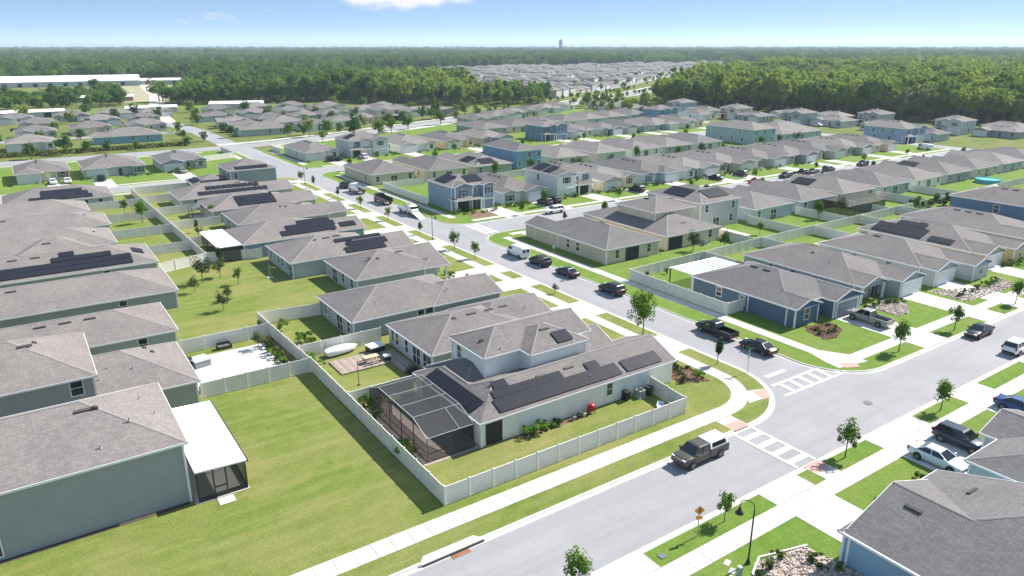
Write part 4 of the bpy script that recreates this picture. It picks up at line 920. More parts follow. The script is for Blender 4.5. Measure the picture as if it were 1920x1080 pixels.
# yard slabs and beds
pad(rect(12.3, 78.2, 22.2, 88.9), .018, CONC2, 'patio'); pad(rect(124, 73.4, 139.6, 79.2), .018, CONC2, 'patio'); pad(rect(112.6, 90.2, 119.6, 97.4), .018, CONC2, 'patio'); pad(rect(104, 56, 113, 60), .02, CONC2, 'patio')
pad(rect(30, 168.5, 34.5, 172.5), .018, CONC2, 'patio')
bed([(57.4, 50.6), (60.6, 49.2), (61.3, 52.6), (60.4, 55.8), (57.4, 56.2)], MULCH); bed([(82.34, 49.15), (84.27, 48.64), (87.67, 50.04), (88.56, 52.56), (84.27, 53.3), (83.08, 52.41)], MULCH)
bed([(98.35, 48.52), (101.17, 48.37), (104.57, 50.59), (105.01, 53.25), (99.09, 53.47)], ROCK); bed([(113.0, 46), (113.2, 52), (122.6, 47.6), (130, 49.2), (128, 45.4)], ROCK)
bed([(37.2, 24.6), (39.6, 26.6), (44.4, 25.6), (45, 20.6), (45, 12), (36, 14)], ROCK); bed(rect(53, 24.2, 61.8, 25.4), MULCH); bed([(81.6, 133.8), (92, 134.6), (91, 138), (84, 139.6), (81.4, 137)], MULCH)
bed(rect(-9.0, 57.5, 7.0, 57.97), plain('wall_foot_strip', (.07, .055, .035), .95, var=.3)); bed(rect(21.6, 78.2, 23.6, 90), MULCH); bed(rect(36, 50.6, 44, 51.5), MULCH)  # first sheet: narrow dark brown strip along the wall foot
edge = MB()
pe = [(37.2, 24.6), (39.6, 26.6), (44.4, 25.6)]; pe2 = [Vector((38.2, 14)), Vector((36.6, 20)), Vector((37.4, 24.0)), Vector((38.6, 25.9)), Vector((40.4, 26.75)), Vector((44.6, 25.6))]
for i in range(len(pe2) - 1):
    a, b = pe2[i], pe2[i + 1]; n = Vector((-(b - a).y, (b - a).x)).normalized() * .09
    edge.poly([(a.x - n.x, a.y - n.y, .08), (b.x - n.x, b.y - n.y, .08), (b.x + n.x, b.y + n.y, .08), (a.x + n.x, a.y + n.y, .08)]); edge.poly([(a.x + n.x, a.y + n.y, 0), (b.x + n.x, b.y + n.y, 0), (b.x + n.x, b.y + n.y, .08), (a.x + n.x, a.y + n.y, .08)])
struct(edge.ob('kerb', CONC2))

# ------------------------------------------------------------ vinyl fences
PANEL = MB()
for i in range(16): PANEL.box(.075 + i * .1406, -.018 + .008 * (i % 2), .1, .075 + (i + 1) * .1406 - .006, .018 + .008 * (i % 2), 1.72)
PANEL.box(0, -.035, .04, 2.4, .035, .16).box(0, -.035, 1.68, 2.4, .035, 1.8)
PANELM = PANEL.me('panel', CREAM)
POSTM = MB().box(-.065, -.065, -.1, .065, .065, 1.88).poly([(-.08, -.08, 1.88), (.08, -.08, 1.88), (0, 0, 1.95)]).poly([(.08, -.08, 1.88), (.08, .08, 1.88), (0, 0, 1.95)]).poly([(.08, .08, 1.88), (-.08, .08, 1.88), (0, 0, 1.95)]).poly([(-.08, .08, 1.88), (-.08, -.08, 1.88), (0, 0, 1.95)]).me('post', CREAM)
def fence(x0, y0, x1, y1, label, group='vinyl garden fences'):
    L = math.hypot(x1 - x0, y1 - y0); n = max(1, round(L / 2.4)); w = L / n; a = math.atan2(y1 - y0, x1 - x0)
    f = thing('fence', label, 'fence', (x0, y0, 0), a, group)
    for i in range(n):
        ob('panel', PANELM, f, (i * w, 0, 0), (0, 0, 0), (w / 2.4, 1, 1))
    for i in range(n + 1): ob('post', POSTM, f, (i * w, 0, 0))
fence(24.3, 45.5, 52.6, 45.5, 'long off-white vinyl fence beside the near sidewalk')
fence(52.6, 45.63, 53.2, 51.3, 'short vinyl fence return at the right end of the corner house yard')
fence(24.3, 45.63, 24.3, 76.9, 'vinyl fence casting a broad shadow over the near open lawn')
fence(24.45, 66.1, 31.9, 66.1, 'vinyl fence between the pool cage and the yard with the deck')
fence(24.2, 77.05, 23.5, 95.5, 'vinyl fence along the back of the deck yard by the white patio')
fence(24.35, 81.2, 34.9, 81.2, 'vinyl fence behind the wooden deck and the white covered boat')
fence(23.6, 95.6, 31.8, 94.6, 'vinyl fence at the edge of the open grass lot beside the long grey house')
fence(12.2, 77.0, 24.1, 77.0, 'vinyl fence between white concrete patio and near open lawn')
fence(12.9, 90.9, 23.4, 90.9, 'vinyl fence between white concrete patio and open grass lot')
fence(24.7, 131.2, 33.6, 128.7, 'vinyl fence along the far end of the open grass lot under the white patio roof')
fence(24.7, 131.4, 23.2, 206, 'very long vinyl back fence running up between the two left rows')
for i, (y, a, b) in enumerate(((141.5, 16.8, 24.2), (157.8, 12.9, 24), (174, 13.6, 23.8), (190, 12, 23.6))): fence(a, y, b, y, 'vinyl fence crossing the left row back yards, %s from the open lot' % ORD[i])
fence(16.8, 128.5, 24.6, 131.0, 'vinyl fence closing the open grass lot at its far left corner')
for i, (y, b) in enumerate(((144, 34), (159.8, 34), (176, 32.6), (192.4, 36))): fence(24.2, y, b, y, 'vinyl fence crossing the long street back yards, %s past the white patio roof' % ORD[i])
fence(23.2, 206.1, 44, 206.1, 'vinyl fence beside the far left side street')
fence(79, 62.3, 79, 81.8, 'pale vinyl fence along the long street beside the dark blue house')
fence(79.15, 62.3, 82.4, 62.3, 'short vinyl fence return against the dark blue house')
fence(79.15, 82.2, 112.4, 83.4, 'vinyl back fence behind the dark blue house and its neighbour')
fence(112.5, 83.5, 285, 86.2, 'very long vinyl back fence between the two right-hand rows')
for i, (x, a) in enumerate(((97.4, 75), (114, 73), (130.4, 76), (147, 76.6), (163.4, 76))): fence(x, a, x, 82.8 + .016 * (x - 79), 'vinyl side fence behind the cross street row, %s from the dark blue house' % ORD[i])
for i, x in enumerate((112.3, 127, 143.4, 159.6, 176, 192)): fence(x, 84.2 + .015 * (x - 112), x, 97, 'vinyl side fence in the gardens behind the tan house row, %s from the tan house' % ORD[i])
fence(79.6, 152.6, 79.6, 177.4, 'vinyl fence along the long street beside the blue-grey corner house')
fence(79.75, 177.6, 92, 177.6, 'vinyl fence behind the tan house across from the trucks')
fence(92.2, 173.1, 270, 173.1, 'long vinyl back fence between the two side street rows')
for i, x in enumerate((93, 108.6, 124, 139, 154.8, 170.6)): fence(x, 166.3, x, 172.9, 'vinyl side fence behind the side street row, %s from the long street' % ORD[i])
fence(51.6, 255, 62, 258.4, 'vinyl fence at the far left corner by the avenue junction')
fence(62, 258.4, 62, 276, 'vinyl fence facing the far junction of the long street')
fence(78, 259.2, 78, 270, 'vinyl fence at the right side of the far junction'); fence(78, 270.1, 92, 276, 'vinyl fence along the avenue behind the light grey corner house')

# ------------------------------------------------------------ plants
def quadcloud(name, C, S, mat, seed, up=0.35, out=None):
    rs = np.random.RandomState(seed); n = len(C)
    nrm = rs.normal(size=(n, 3)); nrm[:, 2] = np.abs(nrm[:, 2]) + up
    if out is not None: nrm = nrm * .55 + out * 1.3 + np.array([0, 0, .35])
    nrm = nrm.copy(); nrm /= np.linalg.norm(nrm, axis=1)[:, None]
    t = rs.normal(size=(n, 3)); u = np.cross(nrm, t); u /= np.linalg.norm(u, axis=1)[:, None]; v = np.cross(nrm, u)
    S = np.asarray(S)[:, None]; el = .62
    V = np.stack([C + u * S, C + v * S * el, C - u * S, C - v * S * el], 1).reshape(-1, 3)
    me = bpy.data.meshes.new(name); me.vertices.add(4 * n); me.vertices.foreach_set('co', V.ravel())
    me.loops.add(4 * n); me.loops.foreach_set('vertex_index', np.arange(4 * n)); me.polygons.add(n)
    me.polygons.foreach_set('loop_start', np.arange(n) * 4); me.polygons.foreach_set('loop_total', np.full(n, 4))
    me.materials.append(mat); me.update(calc_edges=True); return me
def crown_points(rs, n, rx, rz, zc, lobes, shell=.55):
    """leaf positions gathered in uneven lobes"""
    L = rs.normal(size=(lobes, 3)); L /= np.linalg.norm(L, axis=1)[:, None]; L *= (rs.uniform(.2, .95, lobes) )[:, None]
    rad = rs.uniform(.18, .46, lobes); k = rs.randint(0, lobes, n)
    d = rs.normal(size=(n, 3)); d /= np.linalg.norm(d, axis=1)[:, None]; r = rs.uniform(shell, 1.08, n) ** .8
    P = L[k] + d * (r * rad[k])[:, None]; global OUTN; OUTN = d
    P[:, 0] *= rx; P[:, 1] *= rx; P[:, 2] = P[:, 2] * rz + zc
    return P, L * np.array([rx, rx, rz]) + np.array([0, 0, zc])
def tree_meshes(seed, h, rx, crown_h, nleaf, ls, mat, tr=.06, lobes=14, clear=None):
    rs = np.random.RandomState(seed); zc = h - crown_h / 2
    P, tips = crown_points(rs, nleaf, rx, crown_h / 2, zc, lobes)
    cr = quadcloud('crown', P, rs.uniform(.6, 1.3, nleaf) * ls, mat, seed, out=OUTN)
    mb = MB(); top = h - crown_h * .35; k = 5
    pts = [(rs.uniform(-.02, .02) * i * h * .12, rs.uniform(-.02, .02) * i * h * .12, top * i / k) for i in range(k + 1)]
    mb.tube(pts, [tr * (1.35 - .95 * i / k) for i in range(k + 1)], 7)
    for t in tips[:9]:
        z0 = max(h - crown_h, t[2] - crown_h * .35); z0 = min(z0, top * .95); f = z0 / top * k; i = min(int(f), k - 1)
        b = Vector(pts[i]).lerp(Vector(pts[i + 1]), f - i); t = Vector(t); m = b.lerp(t, .5) + Vector((0, 0, -.05 * h * .2))
        mb.tube([b, m, t], [tr * .5, tr * .34, tr * .12], 5)
    return mb.me('trunk', TRUNK), cr
STREET = [tree_meshes(11, 6.2, 1.7, 4.2, 4200, .12, LEAF, .085, 40), tree_meshes(12, 3.6, .95, 2.4, 1600, .095, LEAF, .05, 30), tree_meshes(13, 4.2, 1.3, 2.7, 1900, .105, LEAF, .06, 30), tree_meshes(14, 3.3, .66, 2.5, 1100, .09, LEAFD, .045, 26), tree_meshes(15, 3.0, 1.15, 2.0, 900, .10, LEAFG, .05, 20), tree_meshes(16, 3.9, 1.0, 2.8, 1400, .10, LEAF, .055, 26)]
def tree(i, x, y, label, s=1.0, rz=0.0, group='young street trees', name='tree', z=0):
    t = thing(name, label, 'tree', (x, y, z), rz, group); t.scale = (s, s, s)
    tr, cr = STREET[i]; ob('trunk', tr, t); ob('crown', cr, t)
tree(0, 62.9, 62.4, 'tall young tree with round bright crown beside the corner house driveway', 1.05)
tree(3, 65.0, 51.9, 'slim dark young tree on the verge at the crossing corner', .95)
tree(2, 86.5, 41.7, 'young tree on the verge in front of the dark blue house', 1.0, .6)
tree(1, 99.6, 41.4, 'young tree on the verge beside the parked dark sedan', 1.05, 1.2)
tree(1, 41.7, 31.1, 'small round tree next to the orange warning sign', .8, .3)
tree(5, 58.4, 31.2, 'leaning young tree on the verge by the lower crosswalk', 1.0, 2.0)
tree(2, 75.0, 30.9, 'young tree on the verge in front of the right-edge driveways', .85, 2.6)
tree(5, 27.0, 31.4, 'young tree cut off by the bottom edge of the photo', .95, 4.0)
tree(1, 64.9, 106.9, 'round young tree on the verge across from the parked black cars', .95, 3.1)
tree(5, 64.9, 114.2, 'taller thin young tree on the verge near the far street lamp', 1.0, 5.0)
tree(4, 64.9, 83.5, 'bare-looking sapling on the verge by the long grey house', .55, 1.0)
for i, (y, k, s) in enumerate(((128, 3, .8), (143, 1, .9), (158, 1, .9), (172, 3, .8), (189, 3, 1.0), (199, 5, .9))): tree(k, 64.9, y, 'young left verge tree of the long street, %s past the far lamp' % ORD[i], s, i)
lot = [(26.0, 115.4, 1, .85), (21.5, 119.4, 4, 1.5), (19.4, 115.0, 4, .9), (21.0, 104.2, 4, 1.0), (24.6, 121.0, 4, 1.1), (26.1, 127.9, 3, 1.0), (22.6, 108.2, 4, .8)]
lotl = ['round green sapling', 'large feathery grey-green tree', 'low sparse shrub tree at the left', 'sparse spreading tree nearest the white patio', 'airy tree behind the feathery one', 'narrow upright tree by the far fence', 'thin sapling in the middle']
for (x, y, k, s), l in zip(lot, lotl): tree(k, x, y, l + ' in the open grass lot', s, x, 'open lot trees')
yard = [(106, 85.6, 5, 1.0), (101, 88.6, 4, 1.3), (121.2, 89.4, 1, .8), (150, 90.4, 4, 1.6), (143, 91, 2, 1.0), (166, 82, 2, .9), (33.4, 164, 2, .9), (20.4, 170.4, 2, 1.2), (18.6, 182.6, 1, 1.0), (27.6, 150.6, 4, .8), (28.2, 155, 3, .8), (101.6, 135.6, 2, 1.0), (95, 119.4, 3, .8), (136, 119, 1, .8), (152.6, 134.8, 1, .8)]
for i, (x, y, k, s) in enumerate(yard): tree(k, x, y, '%s in a back yard, %s' % (('small garden tree', 'grey-green garden tree', 'round garden tree')[i % 3], ['beside the tan house lawn', 'near the cream house porch', 'in the fenced lawn with the white patio', 'by the dark mesh cage', 'left of the dark mesh cage', 'behind the yellow house', 'by the small lanai', 'against the long back fence', 'by the fence of the end house', 'beyond the white patio roof', 'near the blue tarp', 'by the white sedan', 'at the side street corner', 'on the side street verge', 'across the side street'][i]), s, i, 'garden trees')
def bushmesh(seed, r, h, n, ls, mat):
    rs = np.random.RandomState(seed); P, _ = crown_points(rs, n, r, h / 2, h * .5, 7, .4); return quadcloud('foliage', P, rs.uniform(.6, 1.3, n) * ls, mat, seed, out=OUTN)
BUSH = [bushmesh(21, .55, .8, 260, .09, LEAFB), bushmesh(22, .9, 1.1, 380, .11, LEAF), bushmesh(23, .45, 1.5, 260, .1, LEAFD), bushmesh(24, .7, .5, 220, .1, LEAFD), bushmesh(25, 1.5, 2.6, 700, .17, LEAFB)]
nb = [0]
def bush(k, x, y, where, s=1.0):
    t = thing('shrub', where, 'shrub', (x, y, 0), nb[0] * 1.7, 'garden shrubs'); t.scale = (s, s, s); nb[0] += 1
    ob('foliage', BUSH[k], t); MB().tube([(0, 0, 0), (.03, .02, .3)], [.03, .02], 5).ob('stem', TRUNK, t)
q = random.Random(4)
def hedge(pts, kinds, where, s0=.8, s1=1.2):
    for i, (x, y) in enumerate(pts): bush(q.choice(kinds), x + q.uniform(-.2, .2), y + q.uniform(-.2, .2), '%s, %s of its line' % (where, ordn(i)), q.uniform(s0, s1))
hedge([(58 + .5 * i, 50.5 + .9 * i) for i in range(6)] + [(60.4, 50.4), (60.8, 51.6), (60.9, 53)], (0, 1, 3), 'low shrub in the mulch bed at the corner house front')
hedge([(22.2, 79 + 1.1 * i) for i in range(9)], (1, 2, 0), 'leafy shrub along the fence beside the white concrete patio')
hedge([(85, 49.8), (86.4, 50.2), (87.2, 51.6), (84.4, 52), (83.6, 50.6)], (0, 3), 'small shrub in the red mulch bed of the dark blue house')
hedge([(98.6 + i * 1.05, 53.0 - .25 * i) for i in range(7)], (3, 0, 1), 'hedge plant in front of the open porch gable')
hedge([(114 + i * 1.6, 47.8 + .3 * (i % 3)) for i in range(9)], (0, 3, 1), 'shrub in the pale grey deep-entry house bed')
hedge([(53.4 + i * .85, 24.8) for i in range(9)], (0, 1), 'hedge plant between bottom right house and white sedan')
hedge([(43.6, 24.2), (43.0, 23.4), (39.8, 25.4), (38.4, 24.2), (37.8, 23), (41, 20.4), (43.8, 22.4), (40.2, 22.6), (38.8, 25.2), (41.4, 25.8)], (0, 0, 1, 3), 'low shrub in the rock bed at the bottom right')
hedge([(36.8 + i * .7, 51.05) for i in range(6)], (1, 3), 'leafy plant along the white side wall of the corner house')
hedge([(26.1 + .3 * i, 65.3 - .4 * i) for i in range(3)] + [(25.3, 62.4), (25.4, 55.0), (25.3, 54.2)], (1,), 'green shrub between the pool cage and its fence', .9, 1.5)
hedge([(24.9, 79.4), (25.0, 80.2), (24.9, 78.6)], (1,), 'broad-leaved plant at the corner of the deck yard', .9, 1.3)
hedge([(26.6, 86.3), (25.4, 92), (26.8, 84.2)], (1, 0), 'shrub in the small lawn of the long grey house', 1.0, 1.6)
hedge([(21.5, 94.8), (20.2, 93.6), (22.6, 93)], (4, 3), 'dark bush by the near fence of the open lot', .6, .9)
hedge([(81.6 + i * 1.4, 138.4 - .5 * (i % 2)) for i in range(7)], (3, 0), 'shrub in front of the blue-grey corner house')
hedge([(94.6 + i * 1.1, 139.6) for i in range(6)] + [(125.4 + i * 1.3, 139.4) for i in range(6)], (0, 1, 3), 'front hedge plant on the side street row')
hedge([(82 + i * 4.4, 81.2) for i in range(4)], (2,), 'narrow evergreen shrub inside the dark blue house fence', .9, 1.3)
hedge([(173.2, 85), (176.4, 83.4), (181, 82.6)], (4,), 'big round bush on the lawn behind the right-hand row', 1.2, 1.5)
hedge([(52.6, 104.4), (55.6, 99.4), (56.2, 101.2), (57.4, 97.2), (55.6, 85.2), (56.6, 94), (56.8, 83.4)], (3, 1, 0), 'front garden shrub on the long street left side', 1.0, 1.4)
hedge([(115 + i * 1.5, 96.8) for i in range(3)] + [(111.4, 92.6), (95.2, 93)], (0, 3), 'shrub beside a back porch of the tan house row')

def in_poly(x, y, P):
    c = False; j = len(P) - 1
    for i in range(len(P)):
        if (P[i][1] > y) != (P[j][1] > y) and x < (P[j][0] - P[i][0]) * (y - P[i][1]) / (P[j][1] - P[i][1]) + P[i][0]: c = not c
        j = i
    return c
STONE = [plain('stone_%d' % i, c, .9, var=.2, scale=5) for i, c in enumerate(((.46, .38, .32), (.33, .27, .23), (.55, .48, .42), (.22, .18, .16)))]
CHIP = [plain('chip_%d' % i, c, .95, var=.3, scale=6) for i, c in enumerate(((.20, .11, .07), (.12, .065, .045), (.26, .16, .10), (.16, .085, .055)))]
def stones(P, n, r0, r1, mats, label, seed):
    rr = random.Random(seed); mb = MB(); xs = [p[0] for p in P]; ys = [p[1] for p in P]; k = 0
    while k < n:
        x, y = rr.uniform(min(xs), max(xs)), rr.uniform(min(ys), max(ys))
        if not in_poly(x, y, P): continue
        k += 1; r = rr.uniform(r0, r1); a = rr.uniform(0, 3.14); b = len(mb.V); h = r * rr.uniform(.5, .9); m = rr.randrange(4)
        for t in range(5):
            q2 = a + t * 1.2566; e = r * rr.uniform(.75, 1.2); mb.V.append((x + e * math.cos(q2), y + e * math.sin(q2), .012))
        for t in range(5):
            q2 = a + t * 1.2566 + .3; e = r * rr.uniform(.4, .7); mb.V.append((x + e * math.cos(q2), y + e * math.sin(q2), .012 + h))
        for t in range(5): t2 = (t + 1) % 5; mb.F.append([b + t, b + t2, b + 5 + t2, b + 5 + t]); mb.M.append(m)
        mb.F.append([b + 5 + t for t in range(5)]); mb.M.append(m)
    o = mb.ob('stones', mats); o['kind'] = 'stuff'; o['label'] = label; o['category'] = 'stones'
stones([(37.2, 24.6), (39.6, 26.5), (44.4, 25.5), (45, 20.6), (45, 14), (36.6, 15)], 2600, .06, .16, STONE, 'mixed river stones in the bottom right bed', 1)
stones([(98.35, 48.52), (101.17, 48.37), (104.57, 50.59), (105.01, 53.25), (99.09, 53.47)], 1300, .07, .2, STONE, 'pale stones in the bed before the open porch gable', 2)
stones([(113.0, 46), (113.2, 52), (122.6, 47.6), (130, 49.2), (128, 45.4)], 900, .08, .2, STONE, 'stones in the bed of the pale grey house', 3)
stones([(57.4, 50.6), (60.6, 49.2), (61.3, 52.6), (60.4, 55.8), (57.4, 56.2)], 900, .04, .11, CHIP, 'bark chips in the corner house bed', 4)
stones([(82.34, 49.15), (84.27, 48.64), (87.67, 50.04), (88.56, 52.56), (84.27, 53.3), (83.08, 52.41)], 1300, .04, .12, CHIP, 'bark chips in the dark blue house bed', 5)

hedge([(81 + i * 2.3 + (i % 3) * .6, 140.2) for i in range(60) if (i % 7) not in (2, 3)], (0, 3, 1), 'low front shrub along the first side street row', .7, 1.3)
hedge([(79 + i * 2.7 + (i % 3) * .6, 233.6) for i in range(52) if (i % 6) not in (1, 2)], (0, 3, 1), 'low front shrub along the second side street row', .8, 1.5)
hedge([(-2 + i * 1.9, 237) for i in range(26) if (i % 6) not in (1, 2)], (0, 3, 1), 'low front shrub of the far left street houses', .8, 1.5)
hedge([(131 + i * 2.1, 51.4 - (i % 3) * .5) for i in range(20) if (i % 6) not in (1, 2)], (0, 3, 1), 'front shrub along the right end of the cross street row', .8, 1.3)
for i in range(14): tree((1, 2, 5, 3)[i % 4], 92 + i * 13.4 + (i % 3), 119.6 if i % 2 else 131.0, 'young verge tree on the first side street, %s from the long street' % ORD[i], .8 + .05 * (i % 4), i)
for i in range(13): tree((2, 1, 5, 1)[i % 4], 84 + i * 14.6, 223.2 if i % 2 else 210.6, 'young verge tree on the second side street, %s from the long street' % ORD[i], .95 + .08 * (i % 4), i)
for i in range(8): tree((2, 1, 4, 5)[i % 4], 118 + i * 14.4, 41.6, 'young verge tree on the cross street, %s right of the parked dark sedan' % ORD[i], .9, i)
for i in range(12): tree((4, 2, 1, 4)[i % 4], 98 + i * 14.2, 170.5 + (i % 3) * 2.4, 'back garden tree between the two side street rows, %s from the left' % ORD[i], 1.1 + .15 * (i % 4), i)

# ------------------------------------------------------------ vehicles
TYRE = plain('tyre', (.018, .018, .018), .85); RIM = plain('rim', (.42, .43, .44), .35, .8); CHROME = plain('chrome', (.6, .6, .6), .2, 1.0)
HEADL = plain('headlight', (.75, .77, .8), .15); TAILL = plain('taillight', (.35, .01, .012), .25)
CGLASS = plain('car_glass', (.008, .011, .013), .06, 0, spec=.8); PLASTIC = plain('car_plastic', (.02, .02, .021), .6)
PAINTS = {'black': (.008, .009, .012), 'white': (.75, .76, .77), 'grey': (.07, .068, .066), 'silver': (.32, .31, .29), 'red': (.25, .012, .015), 'blue': (.025, .07, .20), 'navy': (.012, .018, .03), 'bronze': (.085, .075, .066), 'pale blue': (.62, .70, .74), 'dark blue': (.018, .034, .062)}
def wheel_mesh(r):
    def f():
        mb = MB(); n = 18
        prof = [(r * .62, -.11), (r * .96, -.11), (r, -.07), (r, .07), (r * .96, .11), (r * .62, .11), (r * .6, .06), (.01, .075)]
        b = 0
        for (rr, y) in prof:
            for k in range(n):
                t = 2 * math.pi * k / n; mb.V.append((rr * math.cos(t), -y, rr * math.sin(t)))
        for i in range(len(prof) - 1):
            for k in range(n): k2 = (k + 1) % n; mb.F.append([i * n + k, i * n + k2, (i + 1) * n + k2, (i + 1) * n + k]); mb.M.append(0 if i < 5 else 1)
        for k in range(5):
            t = 2 * math.pi * k / 5; c, s = math.cos(t), math.sin(t); w = r * .07
            mb.poly([(-s * w, -.09, c * w), (s * w, -.09, -c * w), (c * r * .6 + s * w, -.085, s * r * .6 - c * w), (c * r * .6 - s * w, -.085, s * r * .6 + c * w)], 1)
        return mb.me('wheel', [TYRE, RIM], True)
    return cached(('wheel', r), f)
def loft(secs, mat, name, parent, smooth=True):
    """secs: (x, zlow, zhigh, halfwidth); rounded box sections joined along x"""
    mb = MB(); n = None
    for (x, zl, zh, w) in secs:
        h = zh - zl
        half = [(w * .82, zl), (w * .97, zl + h * .12), (w, zl + h * .45), (w * .985, zl + h * .72), (w * .93, zl + h * .93), (w * .80, zh)]
        ring = [(x, y, z) for y, z in half] + [(x, -y, z) for y, z in reversed(half)]
        n = len(ring); mb.V += ring
    for i in range(len(secs) - 1):
        for k in range(n):
            k2 = (k + 1) % n; mb.F.append([i * n + k, i * n + k2, (i + 1) * n + k2, (i + 1) * n + k]); mb.M.append(0)
    mb.F.append(list(range(n))); mb.M.append(0); e = (len(secs) - 1) * n; mb.F.append([e + k for k in range(n)][::-1]); mb.M.append(0)
    me = mb.me(name, mat); 
    if smooth: me.polygons.foreach_set('use_smooth', [True] * (len(me.polygons) - 2) + [False] * 2)
    return ob(name, me, parent)
def cabin(parent, body, xb0, xb1, xt0, xt1, zb, zt, wb, wt, pill=(.5,)):
    """glass house: base xb0..xb1 (rear..front), roof xt0..xt1"""
    mb = MB(); B = [(xb0, -wb, zb), (xb1, -wb, zb), (xb1, wb, zb), (xb0, wb, zb)]; Tt = [(xt0, -wt, zt), (xt1, -wt, zt), (xt1, wt, zt), (xt0, wt, zt)]
    for i in range(4): j = (i + 1) % 4; mb.poly([B[i], B[j], Tt[j], Tt[i]])
    ob('window', mb.me('window', CGLASS), parent)
    rf = MB(); a, w2 = .06, wt + .03
    ring0 = [(xt0 - a, -w2, zt - .03), (xt1 + a, -w2, zt - .03), (xt1 + a, w2, zt - .03), (xt0 - a, w2, zt - .03)]
    ring1 = [(xt0 + .06, -w2 + .12, zt + .055), (xt1 - .12, -w2 + .12, zt + .055), (xt1 - .12, w2 - .12, zt + .055), (xt0 + .06, w2 - .12, zt + .055)]
    for i in range(4): j = (i + 1) % 4; rf.poly([ring0[i], ring0[j], ring1[j], ring1[i]])
    rf.poly(ring1); rf.ob('roof', body, parent)
    pl = MB()
    for i in range(4): pl.tube([Vector(B[i]), Vector(Tt[i])], .045, 4)
    for f in pill:
        for s in (-1, 1):
            x0, x1 = xb0 + (xb1 - xb0) * f, xt0 + (xt1 - xt0) * f; pl.tube([(x0, s * (wb + .005), zb), (x1, s * (wt + .005), zt)], .05, 4)
    pl.ob('pillar', body, parent)
def vehicle(kind, x, y, rz, colour, label, z=None, group='vehicles', far=False):
    z = (ZB + .02) if z is None else z
    v = thing({'sedan': 'car', 'suv': 'car', 'pickup': 'pickup_truck', 'cap': 'pickup_truck', 'van': 'van', 'truck': 'box_truck'}[kind], label, {'sedan': 'car', 'suv': 'car', 'pickup': 'pickup truck', 'cap': 'pickup truck', 'van': 'van', 'truck': 'truck'}[kind], (x, y, z), rz, group)
    pm = plain('paint_' + colour, PAINTS[colour], .34, .2 if colour in ('silver', 'bronze', 'grey') else 0, coat=.2, spec=.35)
    if kind == 'sedan':
        loft([(-2.42, .5, .80, .66), (-2.34, .34, .98, .83), (-1.6, .24, 1.03, .91), (-.4, .2, 1.0, .92), (.9, .2, .97, .92), (1.7, .24, .86, .90), (2.25, .3, .73, .80), (2.42, .42, .62, .62)], pm, 'body', v)
        cabin(v, pm, -1.75, 1.1, -1.0, .25, .97, 1.42, .80, .62); L, wx, r, hw, hz, tz = 2.42, (-1.42, 1.48), .33, .92, .62, .82
    elif kind == 'suv':
        loft([(-2.35, .5, 1.0, .70), (-2.28, .36, 1.12, .86), (-1.6, .28, 1.14, .94), (0, .26, 1.12, .95), (1.0, .26, 1.1, .95), (1.85, .3, 1.02, .91), (2.3, .36, .88, .80), (2.4, .48, .76, .64)], pm, 'body', v)
        cabin(v, pm, -2.2, 1.05, -1.85, .3, 1.1, 1.68, .84, .68, (.3, .62)); L, wx, r, hw, hz, tz = 2.38, (-1.42, 1.45), .37, .95, .8, 1.0
    elif kind in ('pickup', 'cap'):
        loft([(-.5, .42, 1.2, .96), (0, .38, 1.2, .98), (1.0, .38, 1.18, .98), (2.2, .42, 1.16, .97), (2.75, .46, 1.08, .92), (2.95, .56, .96, .78)], pm, 'body', v)
        bedb = MB().box(-2.85, -.96, .46, -.48, -.84, 1.18).box(-2.85, .84, .46, -.48, .96, 1.18).box(-2.9, -.95, .46, -2.78, .95, 1.17).box(-2.85, -.9, .46, -.48, .9, .66); bedb.ob('bed', pm, v)
        MB().box(-2.78, -.84, .665, -.49, .84, .70).ob('bed_liner', PLASTIC, v)
        cabin(v, pm, -.5, 1.75, -.3, .95, 1.17, 1.80, .86, .70, (.48,)); L, wx, r, hw, hz, tz = 2.93, (-1.75, 1.9), .40, .98, .92, 1.0
        if kind == 'cap':
            cw = plain('cap_white', (.78, .78, .77), .4)
            MB().box(-2.86, -.9, 1.2, -.42, .9, 1.3).poly([(-2.86, -.9, 1.3), (-.42, -.9, 1.3), (-.42, -.72, 1.86), (-2.7, -.72, 1.86)]).poly([(-.42, .9, 1.3), (-2.86, .9, 1.3), (-2.7, .72, 1.86), (-.42, .72, 1.86)]).poly([(-2.86, .9, 1.3), (-2.86, -.9, 1.3), (-2.7, -.72, 1.86), (-2.7, .72, 1.86)]).poly([(-.42, -.9, 1.3), (-.42, .9, 1.3), (-.42, .72, 1.86), (-.42, -.72, 1.86)]).poly([(-2.7, -.72, 1.86), (-.42, -.72, 1.86), (-.42, .72, 1.86), (-2.7, .72, 1.86)]).ob('bed_cap', cw, v)
            for s in (-1, 1):
                p = [(-2.5, s * .885, 1.38), (-.65, s * .885, 1.38), (-.65, s * .765, 1.74), (-2.4, s * .765, 1.74)]; MB().poly([(a, b + s * .012, c) for a, b, c in p]).ob('cap_window', CGLASS, v)
    elif kind == 'van':
        loft([(-2.6, .45, 1.9, .82), (-2.55, .34, 2.05, .93), (-1, .3, 2.12, .97), (.8, .3, 2.12, .97), (1.3, .3, 1.95, .95)], pm, 'body', v)
        loft([(1.25, .3, 1.25, .95), (1.9, .32, 1.12, .93), (2.4, .38, .95, .86), (2.55, .5, .82, .7)], pm, 'hood', v)
        MB().poly([(1.32, -.84, 1.88), (1.32, .84, 1.88), (1.98, .84, 1.12), (1.98, -.84, 1.12)][::-1]).ob('windshield', CGLASS, v)
        for s in (-1, 1):
            MB().box(.45, s * .93 - .02, 1.25, 1.25, s * .93 + .035, 1.8).ob('window', CGLASS, v); MB().box(-2.625, s * .42 - .3, 1.2, -2.59, s * .42 + .3, 1.72).ob('rear_window', CGLASS, v)
